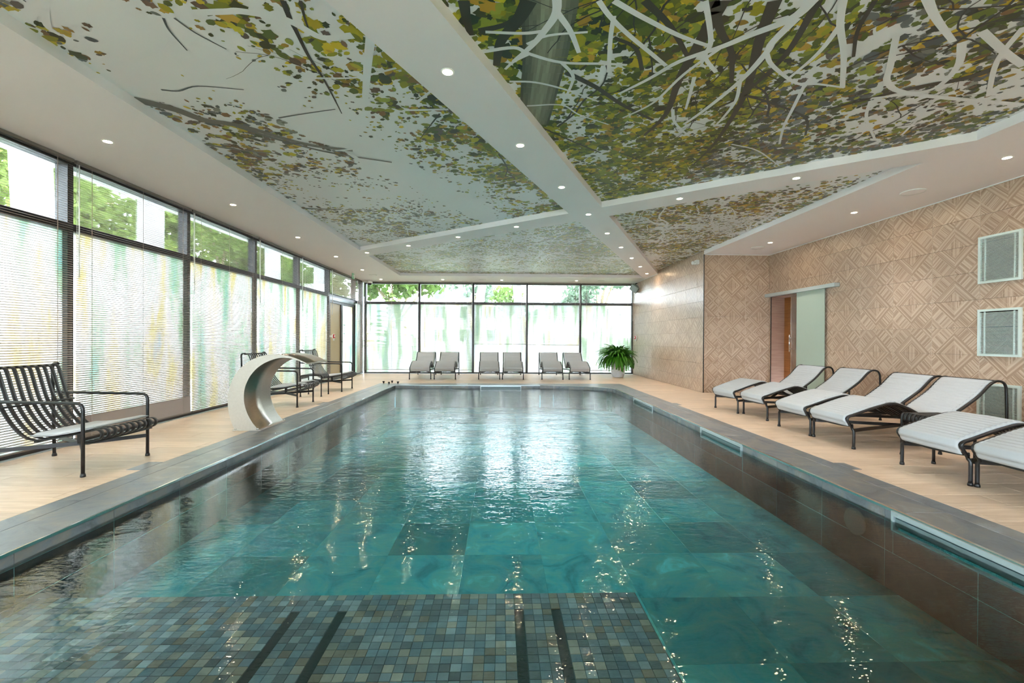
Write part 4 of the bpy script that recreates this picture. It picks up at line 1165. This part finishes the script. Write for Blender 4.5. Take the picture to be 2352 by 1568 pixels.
# ------------------------------------------------------------------ ceiling lights
def lm_ring():
    mb = MB().lathe([(.034, .004), (.034, -.002), (.036, -.004), (.046, -.004), (.048, -.001), (.048, .004)], n=24, cap=False); return mb.mesh('rim', MAT['white_plastic'])
ring_me = lm_ring(); lens_me = MB().lathe([(.0001, -.003), (.0335, -.003)], n=20, cap=False).mesh('lens', MAT['lamp_lens'])
LD = bpy.data.lights.new('downlight', 'SPOT'); LD.energy = 13; LD.color = (1.0, 0.94, 0.90); LD.spot_size = math.radians(92); LD.spot_blend = 0.7; LD.shadow_soft_size = .03
def downlight(x, y, label):
    t = thing('recessed_spotlight', label, 'ceiling light', (x, y, H), 0, 'recessed ceiling spotlights')
    place('rim', ring_me, t); place('lens', lens_me, t)
    l = bpy.data.objects.new('lamp', LD); COL.objects.link(l); l.parent = t; l.location = (0, 0, -.012)
for i, y in enumerate([4.39, 6.40, 8.41, 10.33, 12.28, 14.18]):
    downlight(-3.80, y, 'lit ceiling spotlight above the left window side, %s from the camera' % ORD[i])
for i in range(9):
    f = i / 8; downlight(-.384 + (4.147 + .384) * f, 3.159 + (12.501 - 3.159) * f, 'lit spotlight in the long diagonal ceiling beam, %s from the camera' % ORD[i])
for i, (x, y) in enumerate([(-2.94, 9.828), (-1.876, 9.05), (-.795, 8.237), (.256, 7.444), (2.381, 5.871), (3.428, 5.078)]):
    downlight(x, y, 'lit spotlight in the crossing ceiling beam, %s from the left' % (['first'] + ORD[1:])[i])
for i, y in enumerate([4.43, 6.40, 8.43]):
    downlight(5.19, y, 'lit spotlight in the ceiling strip by the tiled wall, %s from the camera' % ORD[i])
for i, x in enumerate([-1.844, .03, 2.422]):
    downlight(x, 14.15, 'lit spotlight over the far windows, %s from the left corner' % (['second', 'third', 'fourth'][i]))
for x, y, lb in [(-3.8, 2.39, 'left side, level with the camera'), (-3.8, .38, 'left side, behind the camera'), (5.19, 2.43, 'right side, level with the camera'), (5.19, .43, 'right side, behind the camera'), (-.95, 1.99, 'diagonal beam, overhead')]:
    downlight(x, y, 'ceiling spotlight outside the photo, ' + lb)
def speaker(x, y, r, label):
    t = thing('ceiling_speaker', label, 'speaker', (x, y, H), 0, 'round ceiling speakers')
    MB().lathe([(r, .002), (r, -.006), (r * .96, -.012), (r * .9, -.012)], n=32, cap=False).build('rim', MAT['white_plastic'], t)
    MB().lathe([(r * .9, -.010), (r * .6, -.013), (.0001, -.014)], n=32, cap=False).build('grille', MAT['paint'], t)
for x, y, r, lb in [(5.197, 5.477, .13, 'large round white ceiling speaker nearest the camera, by the tiled wall'), (5.209, 8.871, .13, 'round white ceiling speaker above the sliding door'), (-3.776, 13.23, .11, 'round ceiling speaker in the far left corner'),
                    (-.57, 14.08, .11, 'round ceiling speaker over the middle far windows'), (3.21, 14.11, .11, 'round ceiling speaker over the far right windows')]: speaker(x, y, r, lb)

# ------------------------------------------------------------------ small fittings
# exit sign, hung edge-on under the ceiling by the glazed door
ex = thing('exit_sign', 'small green running-figure exit sign hanging from the ceiling', 'sign', (-4.20, 12.75, H), math.pi / 2)
MB().box(-.05, .05, -.03, .03, -.02, 0).build('mount', MAT['white_plastic'], ex)
MB().box(-.10, .10, -.006, .006, -.19, -.035).build('panel', MAT['green_sign'], ex)
mb = MB()
for a, b, c, d in ((.045, .09, -.17, -.055), ):
    mb.box(a, b, -.0075, -.0065, c, d)
mb.build('door_mark', MAT['white_plastic'], ex)
mb = MB().lathe([(.012, -.0005), (.012, .0005)], n=10)
hd = mb.build('figure_head', MAT['white_plastic'], ex); hd.location = (-.03, -.0072, -.065); hd.rotation_euler = (math.pi / 2, 0, 0)
mb = MB()
for p, q, w in (((-.03, -.078), (-.042, -.118), .02), ((-.032, -.085), (.0, -.105), .008), ((-.035, -.085), (-.068, -.098), .008), ((-.042, -.115), (-.012, -.138), .010), ((-.012, -.138), (-.018, -.168), .009), ((-.042, -.115), (-.062, -.145), .010), ((-.062, -.145), (-.09, -.15), .009)):
    d = Vector((q[0] - p[0], q[1] - p[1])).normalized() * w / 2
    mb.poly([(p[0] - d.y, -.0072, p[1] + d.x), (p[0] + d.y, -.0072, p[1] - d.x), (q[0] + d.y, -.0072, q[1] - d.x), (q[0] - d.y, -.0072, q[1] + d.x)])
mb.build('figure_body', MAT['white_plastic'], ex)
dc = thing('dome_camera', 'white dome camera under the ceiling in the far left corner', 'camera', (-4.32, 14.55, H))
MB().box(-.16, -.02, -.05, .05, -.06, 0).build('junction_box', MAT['white_plastic'], dc)
MB().lathe([(.075, 0), (.085, -.04), (.085, -.075), (.075, -.085)], n=24, cx=.06).build('housing', MAT['white_plastic'], dc)
MB().lathe([(.07, -.08), (.062, -.115), (.04, -.138), (.0001, -.145)], n=20, cx=.06).build('dome', MAT['dark_dome'], dc)
ws = thing('wall_speaker', 'tilted pale grey box speaker on a bracket, far right corner', 'speaker', (4.36, 14.35, 2.84))
bx = MB().cbox(-.13, .13, -.09, .09, -.1, .1, .01).build('cabinet', MAT['grey_plastic'], ws); bx.rotation_euler = (math.radians(20), math.radians(35), math.radians(-25))
MB().tube([(.02, .02, .08), (.05, .04, .16), (.10, .06, .16)], .014, 8).build('bracket', MAT['black_metal'], ws)
se = thing('motion_sensor', 'white twin-lens sensor high on the wall by the black edge strip', 'sensor', (XA, 9.93, 2.918))
MB().cbox(-.07, 0, -.05, .05, -.05, .05, .01).build('body', MAT['white_plastic'], se)
o = MB().lathe([(.04, 0), (.042, .05), (.03, .06), (.0001, .062)], n=16).build('lens', MAT['white_plastic'], se); o.location = (-.05, .09, 0); o.rotation_euler = (0, -math.pi / 2, 0)
MB().box(-.075, -.069, .0, .012, -.008, .004).build('indicator', MAT['dark_dome'], se)
def alarm(label, loc, rotz, dep=.004):
    t = thing('alarm_call_point', label, 'alarm', loc, rotz, 'red alarm call points')
    MB().cbox(-.045, .045, -.04, 0, -.06, .06, .004).build('backbox', MAT['white_plastic'], t)
    MB().cbox(-.05, .05, -.055, -.03, -.055, .05, .004).build('cover', MAT['red'], t)
    MB().box(-.03, .03, -.058, -.055, -.02, .03).build('push_plate', MAT['white_plastic'], t)
    MB().box(-.007, .007, 0, dep, -.03, .03).build('bracket', MAT['white_plastic'], t)
    MB().box(.02, .045, -.03, -.005, -.12, -.06).build('conduit', MAT['white_plastic'], t)
alarm('red alarm call point on the tiled wall above the fern', (XA, 14.5, 1.235), -math.pi / 2)
alarm('red alarm call point on the post by the double door', (XL + .02, 12.02, 1.215), math.pi / 2, .085)
# louvred air grilles on the tiled wall
def grille(label, y1, z0, z1):
    L = .46
    t = thing('air_grille', label, 'grille', (XB, y1, 0), -math.pi / 2, 'white louvred air grilles')
    mb = MB(); f = .028; D = .022
    mb.box(0, L, -D, .008, z0, z0 + f).box(0, L, -D, .008, z1 - f, z1).box(0, f, -D, .008, z0 + f, z1 - f).box(L - f, L, -D, .008, z0 + f, z1 - f)
    mb.build('frame', MAT['grille_white'], t)
    MB().box(f, L - f, .0, .006, z0 + f, z1 - f).build('back_plate', MAT['dark_void'], t)
    lv = MB().box(f, L - f, -.016, -.002, -.0032, .0032).mesh('louvre', MAT['grille_white'])
    z = z0 + f + .008
    while z < z1 - f - .004: place('louvre', lv, t, (0, 0, z)); z += .0148
    for xx in (f + .045, L - f - .045): MB().box(xx - .0035, xx + .0035, -.018, -.001, z0 + f, z1 - f).build('mullion_bar', MAT['grille_white'], t)
grille('topmost white louvred air grille on the tiled wall', 5.345, 1.863, 2.438)
grille('middle white louvred air grille on the tiled wall', 5.345, .976, 1.547)
grille('lowest louvred air grille, behind the white lounger back', 5.345, .165, .65)
sn = MB().lathe([(.02, 0), (.02, .006), (.0001, .007)], -2.72, 5.45, 12)
dp = sn.build('drain_cap', MAT['chrome']); tag(dp, 'small round metal cap in the coping beside the water spout', 'drain cap')

# ------------------------------------------------------------------ outside: ground, eave, columns, trees, houses
lawn = MB().box(-60, GX - .1, -30, 80, -.5, -.12).box(GX - .1, 60, GY + .1, 80, -.5, -.12).box(GX - .1, 60, -30, YB - .2, -.5, -.12).build('lawn', MAT['grass'])
tag(lawn, 'green lawn outside the windows', 'lawn', kind='structure')
pv = MB().box(-9.0, GX - .09, -8, GY + 2, -.11, -.06).box(GX - .09, 7, GY + .09, GY + 2.6, -.11, -.06).build('bounce_paving', MAT['paving'])  # paving made wide and pale to bounce daylight onto panes and ceiling
tag(pv, 'pale paved strip outside the glazed walls, widened to bounce daylight indoors', 'bounce_paving', kind='structure')
ev = MB().box(-7.0, GX - .08, -8, GY + 2.6, 3.80, 4.05).box(GX - .08, 7, GY + .09, GY + 2.6, 3.80, 4.05).build('eave', MAT['render_white'])
tag(ev, 'pale roof overhang outside the windows', 'eave', kind='structure')
def column(top, bot, r, label):
    t = MB().tube([bot, tuple((Vector(top) + Vector(bot)) / 2), top], r, 20).build('round_column', MAT['column_white'])
    tag(t, label, 'column', 'white round columns outside')
def col_left(u, v, r, lean, label):
    p = onx(u, v, -6.05)
    column((-6.05, p.y - lean, 3.80), (-6.05, p.y + lean, -.08), r, label)
col_left(86, 415, .2, .10, 'white leaning column outside the window at the left edge')
col_left(347, 500, .185, .0, 'white upright column outside the blind behind the nearest armchair')
col_left(629, 620, .185, .08, 'white leaning column outside the window behind the middle armchair')
col_left(733, 660, .185, -.08, 'white leaning column outside, left of the double door')
yc_ = GY + 1.7
for (u0, u1, lb) in ((1107, 1078, 'left one of the two leaning columns behind the far windows'), (1187, 1206, 'right one of the two leaning columns behind the far windows')):
    a, b = ony(u0, 657, yc_), ony(u1, 851, yc_)
    d = (b - a) / (b.z - a.z)
    column(tuple(a + d * (3.80 - a.z)), tuple(a + d * (-.09 - a.z)), .155, lb)
TRn = random.Random(21)
def tree(label, base, trunk_h, blobs, nleaf, size, mat, group='trees outside'):
    t = thing('garden_tree', label, 'tree', (base[0], base[1], -.12), 0, group)
    top = trunk_h + .8
    mb = MB(); mb.tube([(0, 0, 0), (.05, .03, trunk_h * .5), (.02, -.04, trunk_h), (.1, 0, top)], [.22, .17, .14, .07], 10)
    for k in range(5):
        a = k * 1.26 + TRn.random(); b = TRn.choice(blobs)
        mb.tube([(.02, -.03, trunk_h * TRn.uniform(.75, 1)), (b[0] * .5 + .2 * math.cos(a), b[1] * .5 + .2 * math.sin(a), (trunk_h + b[2]) / 2), (b[0] * .9, b[1] * .9, b[2])], [.08, .05, .025], 7)
    mb.build('trunk', MAT['bark'], t)
    mb = MB(); vol = [b[3] * b[3] for b in blobs]
    for _ in range(nleaf):
        b = TRn.choices(blobs, vol)[0]; v = Vector((TRn.gauss(0, 1), TRn.gauss(0, 1), TRn.gauss(0, 1))).normalized() * (TRn.random() ** .45) * b[3]
        c = Vector((b[0] + v.x, b[1] + v.y, b[2] + v.z * .8))
        n1_ = Vector((TRn.gauss(0, 1), TRn.gauss(0, 1), TRn.gauss(0, .6))).normalized(); n2_ = n1_.orthogonal().normalized(); n2_.rotate(Matrix.Rotation(TRn.uniform(0, 6.28), 3, n1_)); s = size * TRn.uniform(.6, 1.3)
        n3_ = n1_.cross(n2_)
        mb.poly([c - n2_ * s, c + n3_ * s * .55, c + n2_ * s, c - n3_ * s * .55])
    tag(mb.build('crown', MAT[mat], t), kind='stuff')
def blobs(n, rx, ry, z0, z1, r0, r1):
    return [(TRn.uniform(-rx, rx), TRn.uniform(-ry, ry), TRn.uniform(z0, z1), TRn.uniform(r0, r1)) for _ in range(n)]
tree('bright green tree outside the window at the left edge', (-11.5, 9.4), 3.0, blobs(13, 1.2, 2.8, 3.4, 6.6, 1.0, 1.4), 5000, .13, 'foliage_light')
tree('bright green tree outside, behind the upright white column', (-16.8, 20.5), 3.4, blobs(14, 1.3, 3.6, 3.8, 8.2, 1.3, 1.7), 6000, .18, 'foliage_light')
tree('sunlit broad tree outside, left of the steel water spout', (-11.5, 19.0), 3.0, blobs(13, 1.2, 2.8, 3.6, 7.0, 1.0, 1.4), 5000, .14, 'foliage_light')
tree('maple-leaved tree outside, behind the middle armchair', (-16.8, 33), 3.4, blobs(12, 1.3, 3.4, 4.0, 8.0, 1.2, 1.6), 3800, .2, 'foliage_mid')
tree('green tree outside, beyond the double door', (-11.5, 28.5), 3.0, blobs(11, 1.2, 2.6, 3.6, 7.0, 1.0, 1.4), 3400, .17, 'foliage_mid')
tree('leafy tree hanging into the far left corner window', (-5.2, 22.5), 2.5, blobs(9, 1.9, 1.4, 3.3, 5.6, .7, 1.1), 2200, .2, 'foliage_mid')
tree('thin pale tree behind the far windows left of centre', (-1.9, 26), 2.8, blobs(5, 1.0, 1.0, 3.6, 5.6, .6, 1.0), 600, .16, 'foliage_grey')
tree('small tree between the two leaning columns', (.4, 32), 2.6, blobs(5, .8, .8, 3, 4.8, .6, 1.0), 900, .16, 'foliage_mid')
tree('grey-green tree behind the potted fern window', (5.3, 24), 2.4, blobs(9, 1.9, 1.4, 3.0, 5.6, .7, 1.2), 2600, .15, 'foliage_grey')
# conifer in the far left window
cf_ = thing('conifer', 'young conifer with drooping branches in the far left window', 'tree', (-5.0, 20.0, -.12), 0, 'trees outside')
MB().tube([(0, 0, 0), (0.02, 0, 1.5), (0, 0, 3.6)], [.2, .11, .03], 10).build('trunk', MAT['bark'], cf_)
mb = MB()
for k in range(70):
    z = TRn.uniform(.9, 3.4); L = (3.7 - z) * .5 * TRn.uniform(.7, 1.1); a = TRn.uniform(0, 6.28); dx, dy = math.cos(a), math.sin(a)
    for q in range(14):
        f = q / 14; c = Vector((dx * L * f, dy * L * f, z + .25 * f - .2 * f * f)); s = .10
        for sg in (-1, 1): mb.poly([c, c + Vector((-dy * sg * s + dx * .05, dx * sg * s + dy * .05, -.05)), c + Vector((-dy * sg * s * .7 + dx * .1, dx * sg * s * .7 + dy * .1, -.06)), c + Vector((dx * .05, dy * .05, 0))])
tag(mb.build('needles', MAT['foliage_mid'], cf_), kind='stuff')
hg = MB()
for k in range(3200):
    x = TRn.uniform(3.0, 9.5); c = Vector((x, 30 + TRn.uniform(0, 1.2), TRn.uniform(-.1, 1.25))); n1_ = Vector((TRn.gauss(0, 1), TRn.gauss(0, 1), TRn.gauss(0, 1))).normalized(); n2_ = n1_.orthogonal().normalized(); n3_ = n1_.cross(n2_)
    hg.poly([c - n2_ * .12, c + n3_ * .07, c + n2_ * .12, c - n3_ * .07])
hedge = thing('hedge', 'low green hedge on the lawn behind the far right windows', 'hedge', (0, 0, 0))
tag(hg.build('foliage', MAT['foliage_light'], hedge), kind='stuff')
MB().box(3.1, 9.4, 30.2, 31.0, -.12, 1.0).build('woody_core', MAT['bark'], hedge)
def house(label, x0, x1, y0, y1, z1, ridge, wins):
    t = thing('house', label, 'house', ((x0 + x1) / 2, y0, -.12), 0, 'houses outside')
    w, d = (x1 - x0) / 2, y1 - y0
    MB().box(-w, w, 0, d, 0, z1).build('walls', MAT['render_white'], t)
    if ridge:
        mb = MB(); e = .4
        mb.poly([(-w - e, -e, z1), (0, -e, z1 + ridge), (0, d + e, z1 + ridge), (-w - e, d + e, z1)]).poly([(0, -e, z1 + ridge), (w + e, -e, z1), (w + e, d + e, z1), (0, d + e, z1 + ridge)]).poly([(-w - e, -e, z1), (w + e, -e, z1), (0, -e, z1 + ridge)])
        mb.build('roof', MAT['roof_metal'], t)
    else: MB().box(-w - .2, w + .2, -.2, d + .2, z1, z1 + .2).build('roof', MAT['roof_metal'], t)
    for (a, b, c, e) in wins:
        wn = MB().box(a, b, -.04, .05, c, e).build('window_frame', MAT['white_plastic'], t)
        MB().box(a + .06, b - .06, -.05, -.03, c + .06, e - .06).build('pane', MAT['house_glass'], wn)
house('white block with dark windows behind the far windows, left of centre', -9, 1.2, 46, 56, 7.2, 0, [(-3 + i * 2.6, -1.8 + i * 2.6, z, z + 1.3) for i in range(3) for z in (1.0, 3.4, 5.4)])
house('pale gabled house behind the far windows, right of centre', 2.4, 12, 44, 54, 3.6, 2.2, [(-3.2, -2.2, .9, 2.2), (-.6, .6, .9, 2.3), (2, 3, .9, 2.2)])
house('white house outside beyond the trees on the left', -34, -26, 2, 14, 5.5, 0, [(-3, -1.8, 1, 2.4), (1, 2.2, 1, 2.4)])
